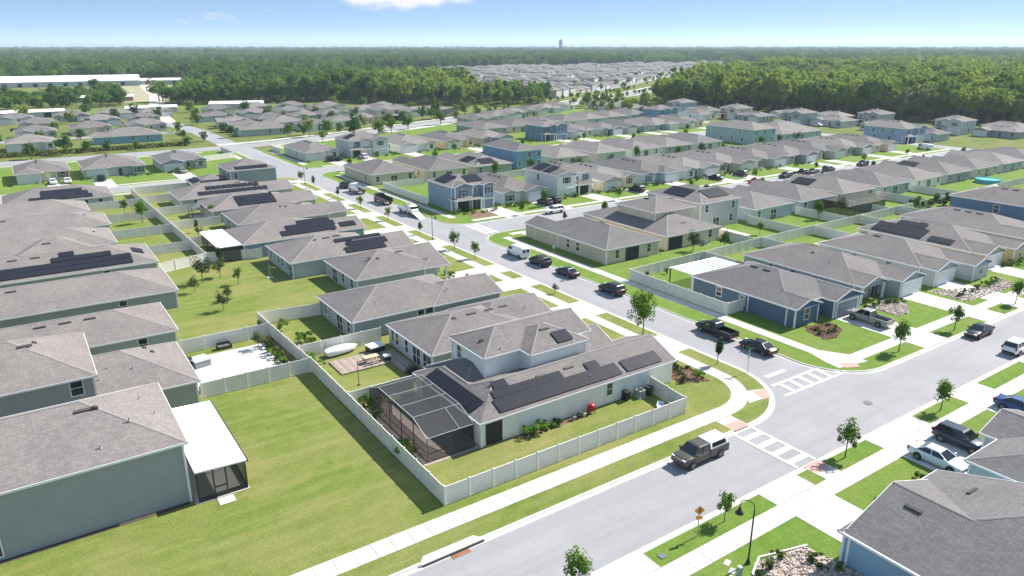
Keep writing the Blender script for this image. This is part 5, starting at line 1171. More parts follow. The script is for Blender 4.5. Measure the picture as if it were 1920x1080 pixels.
        L, wx, r, hw, hz, tz = 2.56, (-1.6, 1.65), .35, .95, .75, 1.0
    else:
        loft([(1.4, .5, 2.2, .98), (1.6, .5, 2.3, 1.0), (2.5, .5, 2.2, 1.0), (3.1, .5, 1.4, .98), (3.4, .55, 1.25, .9)], pm, 'cab', v)
        MB().box(2.6, -.86, 1.45, 3.02, .86, 2.05).ob('windshield', CGLASS, v)
        bm = MB().box(-3.3, -1.1, .8, 1.3, 1.1, .95); bm.ob('bed', PLASTIC, v)
        MB().box(-3.3, -1.12, .95, 1.25, -1.05, 1.7).box(-3.3, 1.05, .95, 1.25, 1.12, 1.7).box(1.18, -1.05, .95, 1.25, 1.05, 2.2).ob('side_board', pm, v)
        L, wx, r, hw, hz, tz = 3.4, (-2.1, 2.4), .42, 1.02, .85, .85
    for xx in wx:
        for s in (-1, 1):
            ob('wheel', wheel_mesh(r), v, (xx, s * (hw - .075), r), (0, 0, 0 if s < 0 else math.pi))
            MB().tube([(xx, s * (hw - .06), r + .02), (xx, s * (hw + .006), r + .02)], r + .075, 14).ob('wheel_arch', PLASTIC, v)
    if not far:
        for s in (-1, 1):
            MB().box(L - .30, s * hw * .66 - .17, hz, L - .05, s * hw * .66 + .17, hz + .15).ob('headlight', HEADL, v)
            tx = -L if kind not in ('pickup', 'cap') else -2.9
            MB().box(tx - .025, s * hw * .84 - .1, tz - .12, tx + .12, s * hw * .84 + .1, tz + .14).ob('taillight', TAILL, v)
            if kind != 'truck': MB().box(.85 if kind != 'pickup' and kind != 'cap' else 1.45, s * (hw + .06) - .09, 1.02 if kind == 'sedan' else 1.2, 1.0 if kind not in ('pickup', 'cap') else 1.6, s * (hw + .06) + .09, 1.2 if kind == 'sedan' else 1.4).ob('mirror', pm, v)
        MB().box(L - .06, -.5, .48, L + .015, .5, .66).ob('grille', PLASTIC, v)
        MB().box(-L - (.0 if kind not in ('pickup', 'cap') else -.0) - .03, -.7, .42, -L + .05, .7, .58).ob('bumper', CHROME if kind in ('pickup', 'cap') else PLASTIC, v)
    return v
HP = math.pi / 2
vehicle('cap', 47.3, 38.75, math.pi, 'bronze', 'dark bronze pickup with white bed cap parked by the near kerb')
vehicle('pickup', 72.35, 58.4, HP, 'black', 'black pickup parked along the dark blue house')
vehicle('sedan', 72.45, 51.9, HP, 'black', 'black sedan parked nearest the upper crosswalk')
vehicle('suv', 72.4, 79.0, HP, 'navy', 'dark car half hidden behind the tall street tree')
vehicle('sedan', 72.4, 90.0, HP, 'navy', 'dark sedan parked in the middle of the kerbside line')
vehicle('suv', 72.4, 97.6, HP, 'navy', 'dark car parked right behind the white van')
vehicle('van', 72.3, 104.2, HP, 'white', 'white panel van leading the kerbside line')
vehicle('pickup', 92.9, 49.4, HP, 'silver', 'silver pickup in the dark blue house driveway', .03)
vehicle('sedan', 100.7, 38.9, math.pi, 'navy', 'dark sedan parked alone on the cross street', )
vehicle('suv', 98.9, 33.6, 0, 'white', 'white car cut by the right edge of the photo')
vehicle('sedan', 64.4, 25.9, -HP, 'pale blue', 'white sedan in the bottom right driveway', .03)
vehicle('suv', 69.4, 26.3, -HP, 'dark blue', 'dark car beside the white sedan in the driveway', .03)
vehicle('sedan', 81.4, 26.0, -HP, 'blue', 'bright blue car at the right edge', .03)
vehicle('suv', 99.4, 128.9, math.pi, 'white', 'white car parked on the side street by the light grey house')
vehicle('suv', 103.0, 137.2, HP, 'grey', 'left one of two dark cars in the light grey house driveway', .03); vehicle('suv', 105.6, 137.4, HP, 'black', 'right one of two dark cars in the light grey house driveway', .03)
vehicle('truck', 71.9, 147.2, -HP, 'white', 'white flatbed truck with lowered ramp on the long street'); vehicle('truck', 72.0, 161, HP, 'grey', 'dark flatbed truck second in the work convoy'); vehicle('truck', 72.0, 177, HP, 'white', 'last truck of the work convoy far up the long street'); vehicle('suv', 72.2, 185.5, HP, 'black', 'dark car parked behind the last work truck')
rp = thing('trailer_ramp', 'pale steel ramp leaning from the white flatbed truck to the road', 'ramp', (71.9, 143.0, 0)); 
MB().poly([(-1.05, -3.0, ZB + .04), (1.05, -3.0, ZB + .04), (1.05, .8, .85), (-1.05, .8, .85)]).poly([(-1.05, -3.0, ZB + .03), (-1.05, .8, .75), (1.05, .8, .75), (1.05, -3.0, ZB + .03)]).ob('deck', plain('ramp_steel', (.55, .55, .54), .5, .2), rp)
for s in (-1, 1): MB().tube([(s * 1.08, -3, .02), (s * 1.08, .8, .92)], .05, 5).ob('side_rail', BLACK, rp)
farcars = [('sedan', 168.7, 127.8, 'red'), ('sedan', 150, 127.8, 'grey'), ('suv', 183, 128.4, 'black'), ('pickup', 190.6, 128.4, 'black'), ('sedan', 196, 128.5, 'navy'), ('suv', 204, 128.5, 'grey'), ('sedan', 178, 121.6, 'white'), ('sedan', 212, 121.6, 'white'), ('suv', 222, 128.4, 'navy'), ('suv', 132.6, 136.8, 'black'), ('sedan', 163.6, 137.5, 'black'), ('suv', 174.4, 137.6, 'grey'), ('van', 276, 137, 'white'), ('suv', 283.5, 140.5, 'navy'), ('sedan', 7.8, 235.4, 'white'), ('sedan', 11.2, 234.8, 'white'), ('suv', 19.4, 233.6, 'navy'), ('suv', 86, 232.4, 'black'), ('sedan', 88.6, 232.2, 'black'), ('suv', 97.4, 231.6, 'white'), ('sedan', 41, 235, 'silver'), ('suv', 312, 226, 'white'), ('sedan', 316, 208, 'white')]
for i, (k, x, y, c) in enumerate(farcars):
    on = 1 if 120 < y < 130.2 else 0
    vehicle(k, x, y, (0 if i % 2 else math.pi) if on else HP, c, '%s %s %s' % (c, {'suv': 'family car', 'sedan': 'sedan', 'pickup': 'pickup', 'van': 'van'}[k], ['on the side street past the beige houses', 'on the side street by the solar house', 'first in the dark group on the side street', 'second in the dark group on the side street', 'third in the dark group on the side street', 'last in the dark group on the side street', 'across from the dark group', 'far along the side street right of the group', 'beyond the dark group', 'in the cream house driveway', 'under the open garage of the side street row', 'in the beige house driveway', 'by the lavender blue house', 'next to the lavender blue house van', 'left of two in the far left driveway', 'right of two in the far left driveway', 'in the second far left driveway', 'left of two at the far light grey house', 'right of two at the far light grey house', 'in the far two-storey house drive', 'at the third far left house', 'by the wood-edge two-storey house', 'by the wood-edge light house'][i]), None if on else .03, 'far cars', True)

# ------------------------------------------------------------ street furniture
def lamp(x, y, rz, label):
    t = thing('street_lamp', label, 'street lamp', (x, y, 0), rz, 'street lamps')
    MB().lathe([(.17, 0), (.17, .1), (.1, .35), (.065, .5), (.055, 4.4), (.045, 4.6), (.01, 4.62)], 10).ob('pole', BLACK, t, smooth=True)
    pts = [(0, 0, 4.5)] + [(-.5 + .5 * math.cos(R(a)), 0, 4.75 + .5 * math.sin(R(a))) for a in range(0, 181, 20)] + [(-1.0, 0, 4.5)]
    MB().tube(pts, .032, 6).ob('arm', BLACK, t)
    MB().lathe([(.08, 4.5), (.12, 4.4), (.15, 4.22), (.30, 4.1), (.32, 4.02), (.01, 4.0)], 12, (-1.0, 0)).ob('lamp_shade', BLACK, t, smooth=True)
    MB().lathe([(.2, 4.01), (.18, 3.9), (.01, 3.82)], 10, (-1.0, 0)).ob('lens', plain('lens', (.6, .62, .62), .3), t, smooth=True)
lamp(39.2, 26.8, R(-60), 'black gooseneck street lamp on the lawn at the bottom right')
lamp(64.9, 122.8, R(200), 'gooseneck street lamp beside the long street, left of the second crossing')
lamp(64.9, 196, R(200), 'gooseneck street lamp far up the long street')
s = thing('warning_sign', 'orange diamond warning sign with small plate on a thin post', 'sign', (38.5, 31.05, 0), R(-28))
ORANGE = plain('sign_orange', (.80, .30, .02), .5)
MB().box(-.03, -.03, 0, .03, .03, 2.75).ob('post', plain('galvanised', (.4, .4, .4), .5, .6), s)
MB().poly([(0, -.05, 1.95), (.42, -.05, 2.37), (0, -.05, 2.79), (-.42, -.05, 2.37)]).poly([(0, -.035, 1.95), (-.42, -.035, 2.37), (0, -.035, 2.79), (.42, -.035, 2.37)]).ob('sign_face', ORANGE, s)
MB().box(-.26, -.05, 1.55, .26, -.035, 1.88).ob('plate', ORANGE, s)
fig = MB().lathe([(.05, 0), (.05, .01)], 8); fg = MB()
fg.poly([(-.03, -.056, 2.5), (.05, -.056, 2.5), (.05, -.056, 2.58), (-.03, -.056, 2.58)]).poly([(-.05, -.056, 2.28), (.06, -.056, 2.3), (.05, -.056, 2.49), (-.04, -.056, 2.49)]).poly([(-.15, -.056, 2.12), (-.09, -.056, 2.12), (.02, -.056, 2.3), (-.05, -.056, 2.3)]).poly([(.06, -.056, 2.12), (.12, -.056, 2.12), (.06, -.056, 2.3), (.0, -.056, 2.3)]).poly([(.05, -.056, 2.4), (.19, -.056, 2.33), (.2, -.056, 2.36), (.05, -.056, 2.46)])
fg.ob('symbol', BLACK, s)
s = thing('street_sign', 'back-lit looking street name and stop sign post on the crossing corner', 'sign', (66.0, 48.3, 0), R(20))
s['label'] = 'stop sign post with street name blades on the crossing corner'
MB().box(-.03, -.03, 0, .03, .03, 3.0).ob('post', plain('galvanised', (.4, .4, .4), .5, .6), s)
oc = [(.38 * math.cos(R(22.5 + 45 * k)), .38 * math.sin(R(22.5 + 45 * k)) + 2.15) for k in range(8)]
MB().poly([(a, .05, b) for a, b in oc][::-1]).ob('sign_face', plain('stop_red', (.5, .02, .02), .5), s); MB().poly([(a, .04, b) for a, b in oc]).ob('sign_back', plain('sign_back', (.45, .46, .46), .5, .5), s)
MB().box(-.45, -.01, 2.75, .45, .01, 2.95).ob('name_blade', plain('sign_green', (.02, .16, .07), .5), s); MB().box(-.01, -.45, 2.97, .01, .45, 3.16).ob('name_blade', plain('sign_green', (.02, .16, .07), .5), s)
txt = bpy.data.curves.new('lettering', 'FONT'); txt.body = 'STOP'; txt.size = .27; txt.align_x = 'CENTER'; txt.align_y = 'CENTER'
txt.materials.append(PAINT); tmp = bpy.data.objects.new('lettering_curve', txt); tme = bpy.data.meshes.new_from_object(tmp); bpy.data.objects.remove(tmp)
to = ob('lettering', tme, s, (0, .058, 2.15), (HP, 0, math.pi))
MB().box(-.2, -.2, 0, .2, .2, .02).ob('foot', CONC, s)
s = thing('sign_post', 'small pale sign on a post beside the long tan house', 'sign', (77.6, 100.5, 0)); MB().box(-.025, -.025, 0, .025, .025, 1.9).ob('post', plain('galvanised', (.4, .4, .4), .5, .6), s); MB().box(-.03, -.22, 1.35, .03, .22, 1.9).ob('sign_face', plain('sign_teal', (.45, .6, .58), .5), s)
UT = plain('utility_green', (.10, .16, .11), .6)
def ubox(x, y, label, sx=.5, sy=.5, sz=.6, m=None, cat='utility box'):
    t = thing('utility_box', label, cat, (x, y, 0)); MB().box(-sx/2, -sy/2, 0, sx/2, sy/2, sz).ob('cabinet', m or UT, t); MB().box(-sx/2 - .02, -sy/2 - .02, sz, sx/2 + .02, sy/2 + .02, sz + .05).ob('lid', m or UT, t)
ubox(37.6, 26.3, 'slim grey-blue cable pedestal beside the near street lamp', .28, .28, .75, plain('pedestal', (.30, .36, .38), .6))
for i, (x, y) in enumerate(((37.4, 27.8), (37.0, 27.0), (36.3, 26.5))): tag(MB().box(-.32, -.2, 0, .32, .2, .03).ob('meter_lid', CONC2, None, (x + .6, y - .1, 0), (0, 0, .35)), 'pale concrete meter lid in the lawn by the street lamp, %s of three' % ('top', 'middle', 'bottom')[i], 'meter lid', 'meter lids')
tag(MB().box(-.3, -.25, 0, .3, .25, .025).ob('drain_grate', plain('grate', (.13, .14, .15), .6, .4), None, (34.6, 30.9, .028), (0, 0, 0)), 'small dark metal grate in the bottom driveway apron', 'grate')
# ---- things standing in the yards
def ac(x, y, label):
    t = thing('air_conditioner', label, 'air conditioner', (x, y, 0), 0, 'air conditioners'); MB().box(-.4, -.4, .06, .4, .4, .85).ob('casing', plain('ac_grey', (.34, .35, .35), .6), t); MB().lathe([(.33, .85), (.33, .9), (.05, .92), (.01, .92)], 14).ob('fan_grille', BLACK, t); MB().box(-.5, -.5, -.02, .5, .5, .06).ob('base', CONC, t)
ac(51.4, 50.8, 'air conditioner by the side wall of the corner house'); ac(105.8, 90.2, 'air conditioner by the cream house back porch')
def bin_(x, y, rz, m, label):
    t = thing('wheelie_bin', label, 'bin', (x, y, 0), rz, 'bins'); MB().poly([(-.25, -.3, .08), (.25, -.3, .08), (.3, -.38, 1.0), (-.3, -.38, 1.0)]).poly([(.25, .3, .08), (-.25, .3, .08), (-.3, .35, 1.0), (.3, .35, 1.0)]).poly([(-.25, .3, .08), (-.25, -.3, .08), (-.3, -.38, 1.0), (-.3, .35, 1.0)]).poly([(.25, -.3, .08), (.25, .3, .08), (.3, .35, 1.0), (.3, -.38, 1.0)]).ob('body', m, t)
    MB().box(-.32, -.42, 1.0, .32, .38, 1.07).ob('lid', m, t)
    for s in (-1, 1): MB().tube([(s * .27, .3, .12), (s * .33, .3, .12)], .12, 10).ob('wheel', TYRE, t)
bin_(52.4, 50.6, .2, plain('bin_dark', (.03, .035, .035), .5), 'dark wheelie bin in the fenced side corner of the corner house'); bin_(49.6, 51.1, 0, plain('bin_black', (.012, .012, .013), .5), 'black bin standing against the white side wall')
t = thing('propane_grill', 'red barbecue grill against the white side wall of the corner house', 'grill', (44.6, 50.9, 0)); RED = plain('grill_red', (.38, .02, .015), .35)
MB().box(-.35, -.25, .35, .35, .25, .8).ob('cart', RED, t); MB().lathe([(.38, .8), (.36, .95), (.2, 1.08), (.01, 1.1)], 12).ob('hood', RED, t, smooth=True)
for a in (-.3, .3):
    for b in (-.2, .2): boxobj('leg', BLACK, a - .03, b - .03, 0, a + .03, b + .03, .35, t)
for i, (x, c, nm) in enumerate(((43.6, (.7, .7, .68), 'white'), (42.9, (.03, .03, .03), 'black'), (42.2, (.25, .26, .27), 'grey'))):
    t = thing('plant_pot', '%s pot in the row beside the red grill' % nm, 'pot', (x, 50.85, 0), 0, 'pots'); MB().lathe([(.15, 0), (.22, .4), (.25, .42), (.2, .42), (.18, .36), (.01, .36)], 12).ob('pot', plain('pot_%d' % i, c, .6), t); ob('plant', BUSH[0], t, (0, 0, .3), (0, 0, 0), (.45, .45, .5))
t = thing('wheelbarrow', 'pale blue wheelbarrow tipped by the inner fence corner', 'wheelbarrow', (51.2, 47.6, 0), .7)
MB().poly([(-.35, -.28, .35), (.35, -.22, .35), (.35, .22, .35), (-.35, .28, .35)]).poly([(-.35, -.28, .35), (-.55, -.4, .62), (.6, -.34, .62), (.35, -.22, .35)]).poly([(.35, .22, .35), (.6, .34, .62), (-.55, .4, .62), (-.35, .28, .35)]).poly([(.35, -.22, .35), (.6, -.34, .62), (.6, .34, .62), (.35, .22, .35)]).ob('tray', plain('barrow', (.5, .58, .62), .4, .2), t)
MB().tube([(.6, .06, .18), (.6, -.06, .18)], .18, 12).ob('wheel', TYRE, t); MB().tube([(.6, -.1, .18), (-.3, -.25, .33), (-1.1, -.28, .55)], .025, 5).tube([(.6, .1, .18), (-.3, .25, .33), (-1.1, .28, .55)], .025, 5).ob('handle', plain('ash_wood', (.35, .25, .15), .7), t)
t = thing('storage_bin', 'cream storage box beside the wheelbarrow in the fence corner', 'storage box', (52.0, 46.9, 0), .4); MB().box(-.3, -.22, 0, .3, .22, .5).ob('box', plain('tub', (.6, .57, .48), .5), t); MB().box(-.33, -.25, .5, .33, .25, .56).ob('lid', plain('tub', (.6, .57, .48), .5), t)
# deck
WOOD = [plain('deck_wood_%d' % i, sc((.30, .235, .20), k), .85, var=.25, scale=2) for i, k in enumerate((.85, 1.0, 1.15))]
dk = thing('wooden_deck', 'low reddish wooden deck in the yard behind the corner house', 'deck', (29.8, 76.1, 0))
for i in range(20): ob('plank', unitbox(WOOD[i % 3]), dk, (-2.85 + .3 * i, 0, .1), (0, 0, 0), (.28, 4.2, .06))
boxobj('frame', WOOD[0], -3.0, -2.05, 0, 2.98, 2.05, .099, dk)
dk2 = thing('wooden_deck', 'dark shaded boards against the back wall of the house behind the corner house', 'deck', (33.9, 74.2, 0)); dk2['label'] = 'shaded deck strip against the row of back windows'
for i in range(8): ob('plank', unitbox(WOOD[i % 3]), dk2, (-.86 + .24 * i, 0, .08), (0, 0, 0), (.22, 7.0, .05))
t = thing('covered_boat', 'long white covered boat along the fence behind the deck', 'boat', (29.2, 80.1, 0), .06); t.scale = (.8, .85, .75)
loft([(-2.6, .35, .95, .62), (-2.4, .3, 1.15, .8), (-1, .28, 1.3, .9), (.8, .3, 1.25, .82), (2.0, .4, 1.1, .5), (2.7, .6, .9, .12)], plain('boat_cover', (.74, .75, .76), .6), 'hull', t); MB().box(-2.4, -.5, 0, .8, .5, .3).ob('trailer', BLACK, t)
for s in (-1, 1): MB().tube([(-.9, s * .72, .28), (-.9, s * .55, .28)], .28, 12).ob('wheel', TYRE, t)
t = thing('patio_table', 'pale wooden table with benches on the deck', 'table', (31.0, 75.4, .16)); MB().box(-.9, -.45, .68, .9, .45, .74).ob('table_top', plain('pine', (.55, .42, .25), .7), t)
for s in (-1, 1):
    MB().box(-.85, s * .8 - .14, .38, .85, s * .8 + .14, .43).ob('bench', WOOD[1], t)
    for a in (-.7, .7): boxobj('leg', WOOD[1], a - .05, s * .35 - .05, 0, a + .05, s * .35 + .05, .68, t); boxobj('bench_leg', WOOD[1], a - .04, s * .8 - .04, 0, a + .04, s * .8 + .04, .38, t)
t = thing('hot_tub', 'white hot tub between the deck and the shaded wall', 'hot tub', (32.9, 78.4, .0), .1); MB().box(-.95, -.75, 0, .95, .75, .75).ob('cabinet', BLACK, t); MB().box(-1.0, -.8, .75, 1.0, .8, .9).ob('cover', plain('tub_cover', (.72, .73, .73), .5), t)
t = thing('cooler_box', 'white box with dark base at the edge of the deck', 'cooler', (32.9, 75.0, .16)); MB().box(-.4, -.3, 0, .4, .3, .4).ob('body', BLACK, t); MB().box(-.42, -.32, .4, .42, .32, .6).ob('lid', WHITE, t)
for i, (x, y) in enumerate(((27.4, 70.6), (26.3, 78.3))):
    t = thing('light_pole', 'thin dark string-light pole %s' % ('in the lawn in front of the deck' if i == 0 else 'beside the covered boat'), 'pole', (x, y, 0), 0, 'string light poles'); MB().tube([(0, 0, 0), (0, 0, 2.9)] if i == 0 else [(0, 0, 0), (.35, .1, 2.6)], [.045, .03], 6).ob('pole', BLACK, t); MB().box(-.15, -.15, 0, .15, .15, .06).ob('foot', BLACK, t)
t = thing('grill', 'dark covered grill by the glass doors behind the corner house', 'grill', (33.6, 69.8, 0)); MB().box(-.6, -.35, .1, .6, .35, .85).lathe([(.5, .85), (.45, 1.05), (.01, 1.15)], 10).ob('cover', BLACK, t)
# furniture on the white patio
def sofa(x, y, rz, n, label):
    t = thing('garden_sofa', label, 'sofa', (x, y, 0), rz, 'patio sofas'); W2 = n * .38; FR = plain('wicker', (.045, .04, .038), .8); CU = plain('cushion', (.12, .115, .11), .9)
    MB().box(-W2, -.4, .05, W2, .4, .32).ob('seat', FR, t); MB().box(-W2, .3, .32, W2, .42, .78).ob('backrest', FR, t)
    for s in (-1, 1): MB().box(s * (W2 + .06) - .06, -.4, .05, s * (W2 + .06) + .06, .42, .58).ob('armrest', FR, t)
    for i in range(n): MB().box(-W2 + i * .76 + .03, -.38, .322, -W2 + (i + 1) * .76 - .03, .28, .44).ob('cushion', CU, t)
sofa(15.6, 78.7, math.pi, 3, 'dark three-seat garden sofa along the near fence of the white patio'); sofa(13.2, 78.7, math.pi, 2, 'dark two-seat garden sofa at the left end of the white patio'); sofa(17.6, 89.9, 0, 2, 'dark garden seat against the far fence of the white patio')
t = thing('water_tank', 'pale blue covered spa tub on the left of the white patio', 'spa', (14.0, 86.2, 0), .2); MB().box(-.9, -.9, 0, .9, .9, .8).ob('cabinet', plain('spa_grey', (.25, .27, .28), .6), t); MB().box(-.95, -.95, .8, .95, .95, .93).ob('cover', plain('spa_cover', (.5, .58, .62), .5), t)
t = thing('garden_gate', 'narrow dark shelf rack behind the spa tub', 'rack', (12.9, 86.0, 0)); t['label'] = 'narrow dark rack beside the spa tub'; 
for z in (.05, .6, 1.2): MB().box(-.2, -.5, z, .2, .5, z + .05).ob('shelf', BLACK, t)
for a in (-.18, .18):
    for b in (-.47, .47): boxobj('upright', BLACK, a - .02, b - .02, 0, a + .02, b + .02, 1.5, t)
tree(4, 21.2, 87.4, 'bronze-leaved small tree in the far corner of the white patio', .8, 1, 'garden trees')
# pergola of the dark blue house
pg = thing('pergola', 'white slatted pergola roof behind the dark blue house', 'pergola', (88.2, 74.8, 0))
for i in range(8): boxobj('slat', WHITE, -5.4, -2.5 + i * .66, 2.62, 5.4, -2.5 + i * .66 + .36, 2.68, pg)
for s in (-1, 1):
    boxobj('beam', WHITE, -5.4, s * 2.3 - .06, 2.45, 5.4, s * 2.3 + .06, 2.618, pg)
    for a in (-5.2, 0, 5.2): boxobj('post', WHITE if s < 0 else BRONZE, a - .08, s * 2.3 - .08, 0, a + .08, s * 2.3 + .08, 2.45, pg)
# small mesh lanai, far cage, gazebo, pool, playset pieces
t = thing('mesh_gazebo', 'dark grey hip-topped garden gazebo beside the square solar roof', 'gazebo', (35.6, 159.9, 0)); GZ = plain('gazebo_top', (.10, .11, .12), .7)
t.location = (32.4, 171.2, 0)
V4 = [(-2.2, -2, 2.2), (2.2, -2, 2.2), (2.2, 2, 2.2), (-2.2, 2, 2.2)]; mb = MB()
for i in range(4): mb.poly([V4[i], V4[(i + 1) % 4], (0.6 if i == 1 else 0, 0, 3.1)] if False else [V4[i], V4[(i + 1) % 4], (0, 0, 3.1)])
mb.ob('roof', GZ, t)
for a in (-2.1, 2.1):
    for b in (-1.9, 1.9): boxobj('post', BLACK, a - .06, b - .06, 0, a + .06, b + .06, 2.2, t)
t = thing('pool_enclosure', 'dome-roofed dark mesh pool cage in the right-hand back gardens', 'screen enclosure', (157.5, 92.6, 0))
MESH2 = plain('mesh_far', (.055, .057, .06), .8); pr = [(-4, 0), (-4, 2.3), (-2.2, 3.0), (2.2, 3.0), (4, 2.3), (4, 0)]; mb = MB()
for i in range(5): (a, za), (b, zb2) = pr[i], pr[i + 1]; mb.poly([(-7.5, a, za), (7.5, a, za), (7.5, b, zb2), (-7.5, b, zb2)])
mb.poly([(-7.5, a, z) for a, z in pr]); mb.poly([(7.5, a, z) for a, z in pr]); mb.ob('screen', SCREEN, t)
for i in range(6):
    x = -7.5 + 3 * i; MB().tube([(x, a, z) for a, z in pr], .06, 4).ob('rib', BRONZE, t)
t = thing('gazebo', 'red-brown pavilion with white peaked top in the far right gardens', 'gazebo', (198, 80, 0)); mb = MB()
for i in range(4): mb.poly([(V4[i][0] * 1.3, V4[i][1] * 1.3, 2.4), (V4[(i + 1) % 4][0] * 1.3, V4[(i + 1) % 4][1] * 1.3, 2.4), (0, 0, 3.8)])
mb.ob('roof', plain('gazebo_pink', (.58, .50, .47), .7), t)
for a in (-2.7, 2.7):
    for b in (-2.4, 2.4): boxobj('post', WOOD[0], a - .1, b - .1, 0, a + .1, b + .1, 2.4, t)
t = thing('swimming_pool', 'turquoise above-ground pool in the far right gardens', 'pool', (222, 91.5, 0)); MB().lathe([(3.2, 0), (3.2, 1.1), (3.0, 1.1), (3.0, .95), (.01, .95)], 20).ob('pool_wall', plain('pool_blue', (.10, .45, .48), .3), t)
t = thing('blue_tarp', 'blue tarpaulin heap in a back yard beyond the white patio roof', 'tarp', (33.0, 143.6, 0)); t.location = (31.6, 146.0, 0); ob('cover', bushmesh(77, .9, .9, 200, .3, plain('tarp', (.06, .18, .38), .5)), t)
tag(ob('trampoline', MB().lathe([(1.6, .75), (1.65, .8), (1.45, .82), (.01, .8)], 18).me('trampoline', plain('tramp', (.03, .03, .035), .6)), None, (19.6, 178, 0)), 'dark round trampoline in a left row back yard', 'trampoline')
tag(MB().box(-1, -.7, 0, 1, .7, .7).box(-1.05, -.75, .7, 1.05, .75, .82).ob('spa_tub', plain('spa_cover', (.5, .58, .62), .5), None, (16.2, 161.4, 0)), 'pale spa tub at the far left fence corner', 'spa')
t = thing('garden_umbrella', 'slim pale swing frame on the lawn beside the pale green house', 'play frame', (31.2, 116.0, 0)); MB().tube([(0, 0, 0), (0, 0, 2.6)], .05, 6).tube([(0, 0, 1.9), (1.1, .2, 1.5)], .03, 5).ob('post', plain('galvanised', (.4, .4, .4), .5, .6), t); MB().box(-.5, -.5, 0, .5, .5, .12).ob('base', CONC, t); t.name = 'clothes_post'; t['label'] = 'pale clothes-line post on the lawn beside the pale green house'; t['category'] = 'clothes line'

# ------------------------------------------------------------ far suburb, farm sheds, woods, haze
q = random.Random(99)
def infront(x, y): return True
SUB = [(330, 440), (300, 470), (400, 700), (360, 860), (420, 960), (700, 1050), (1220, 1080), (1150, 860), (800, 700), (560, 545), (440, 470)]
# far houses: body and hip roof each, rows parallel to the avenue
def farhouse(i, x, y, rz, two, wc, rc):
    t = thing('house', 'tiny pale house in the far subdivision beyond the avenue', 'house', (x, y, ZB), rz, 'far subdivision houses')
    W2, D2, ze = 6.2, q.uniform(8, 9.5), 5.4 if two else 2.8
    MB().box(-W2, -D2, 0, W2, D2, ze).ob('wall', wallmat(wc), t)
    Fs, _, _, _, _, _ = roof_faces((-W2 - .4, -D2 - .4, W2 + .4, D2 + .4, ze, ''), .36)
    mb = MB()
    for v, s_ in dedupe(Fs): mb.poly(v)
    mb.poly([(-W2 - .4, -D2 - .4, ze - .02), (W2 + .4, -D2 - .4, ze - .02), (W2 + .4, D2 + .4, ze - .02), (-W2 - .4, D2 + .4, ze - .02)][::-1]); mb.ob('roof', plain('farroof_%d' % (i % 3), ((.155, .143, .14), (.175, .16, .153), (.13, .127, .127))[i % 3], .9, var=.1), t)
    for s2 in (-1, 1):
        ob('window', win_simple(1.2, 1.45), t, (s2 * 3, -D2 - .02, ze - 2.0)); ob('window', win_simple(1.2, 1.45), t, (-W2 - .02, s2 * 4, ze - 2.0), (0, 0, -HP))
di = Vector((.83, .56)).normalized(); nn = Vector((-di.y, di.x)); cnt = 0; cand = []
for r in range(24):
    for k in range(-24, 70):
        p = Vector((345, 455)) + di * (k * 15.6) + nn * (r * 24.5 + (8 if r % 2 else 0) - 4)
        if not in_poly(p.x, p.y, SUB) or q.random() < .06: continue
        cand.append((p.length, p.x, p.y, math.atan2(di.y, di.x) + (0 if r % 2 else math.pi), q.random() < .4, q.choice(((.5, .5, .5), (.42, .41, .38), (.54, .53, .51), (.34, .37, .4), (.46, .43, .37)))))
cand.sort(); FW, FRf = MB(), MB()
for i, (d, x, y, rz, two, wc) in enumerate(cand):
    if i < 140: farhouse(i, x, y, rz, two, wc, None); cnt += 1; continue
    c_, s_ = math.cos(rz), math.sin(rz); ze = 5.4 if two else 2.8; W2, D2 = 6.2, 8.8
    def tr(v): return (x + v[0] * c_ - v[1] * s_, y + v[0] * s_ + v[1] * c_, v[2] + ZB)
    cs = [(-W2, -D2), (W2, -D2), (W2, D2), (-W2, D2)]
    for k in range(4): a, b = cs[k], cs[(k + 1) % 4]; FW.poly([tr((*a, 0)), tr((*b, 0)), tr((*b, ze)), tr((*a, ze))])
    for v, sd_ in dedupe(roof_faces((-W2 - .4, -D2 - .4, W2 + .4, D2 + .4, ze, ''), .36)[0]): FRf.poly([tr(w) for w in v])
fo = ob('distant_houses', None); fo['kind'] = 'stuff'; fo['label'] = 'mass of tiny roofs in the farthest part of the subdivision'; fo['category'] = 'houses'
o = FW.ob('wall', wallmat((.42, .41, .40)), fo); o['kind'] = 'stuff'; o = FRf.ob('roof', plain('farroof_1', (.175, .16, .153), .9, var=.1), fo); o['kind'] = 'stuff'
for r in range(0, 16, 2):
    a = Vector((345, 455)) + nn * (r * 24.5 - 17); pts = [tuple(a + di * d) for d in range(0, 860, 60)]
    pts = [p for p in pts if in_poly(p[0], p[1], SUB)]
    if len(pts) > 1: road(pts, 6.5, ZB + .03 + .002 * r, 'road')
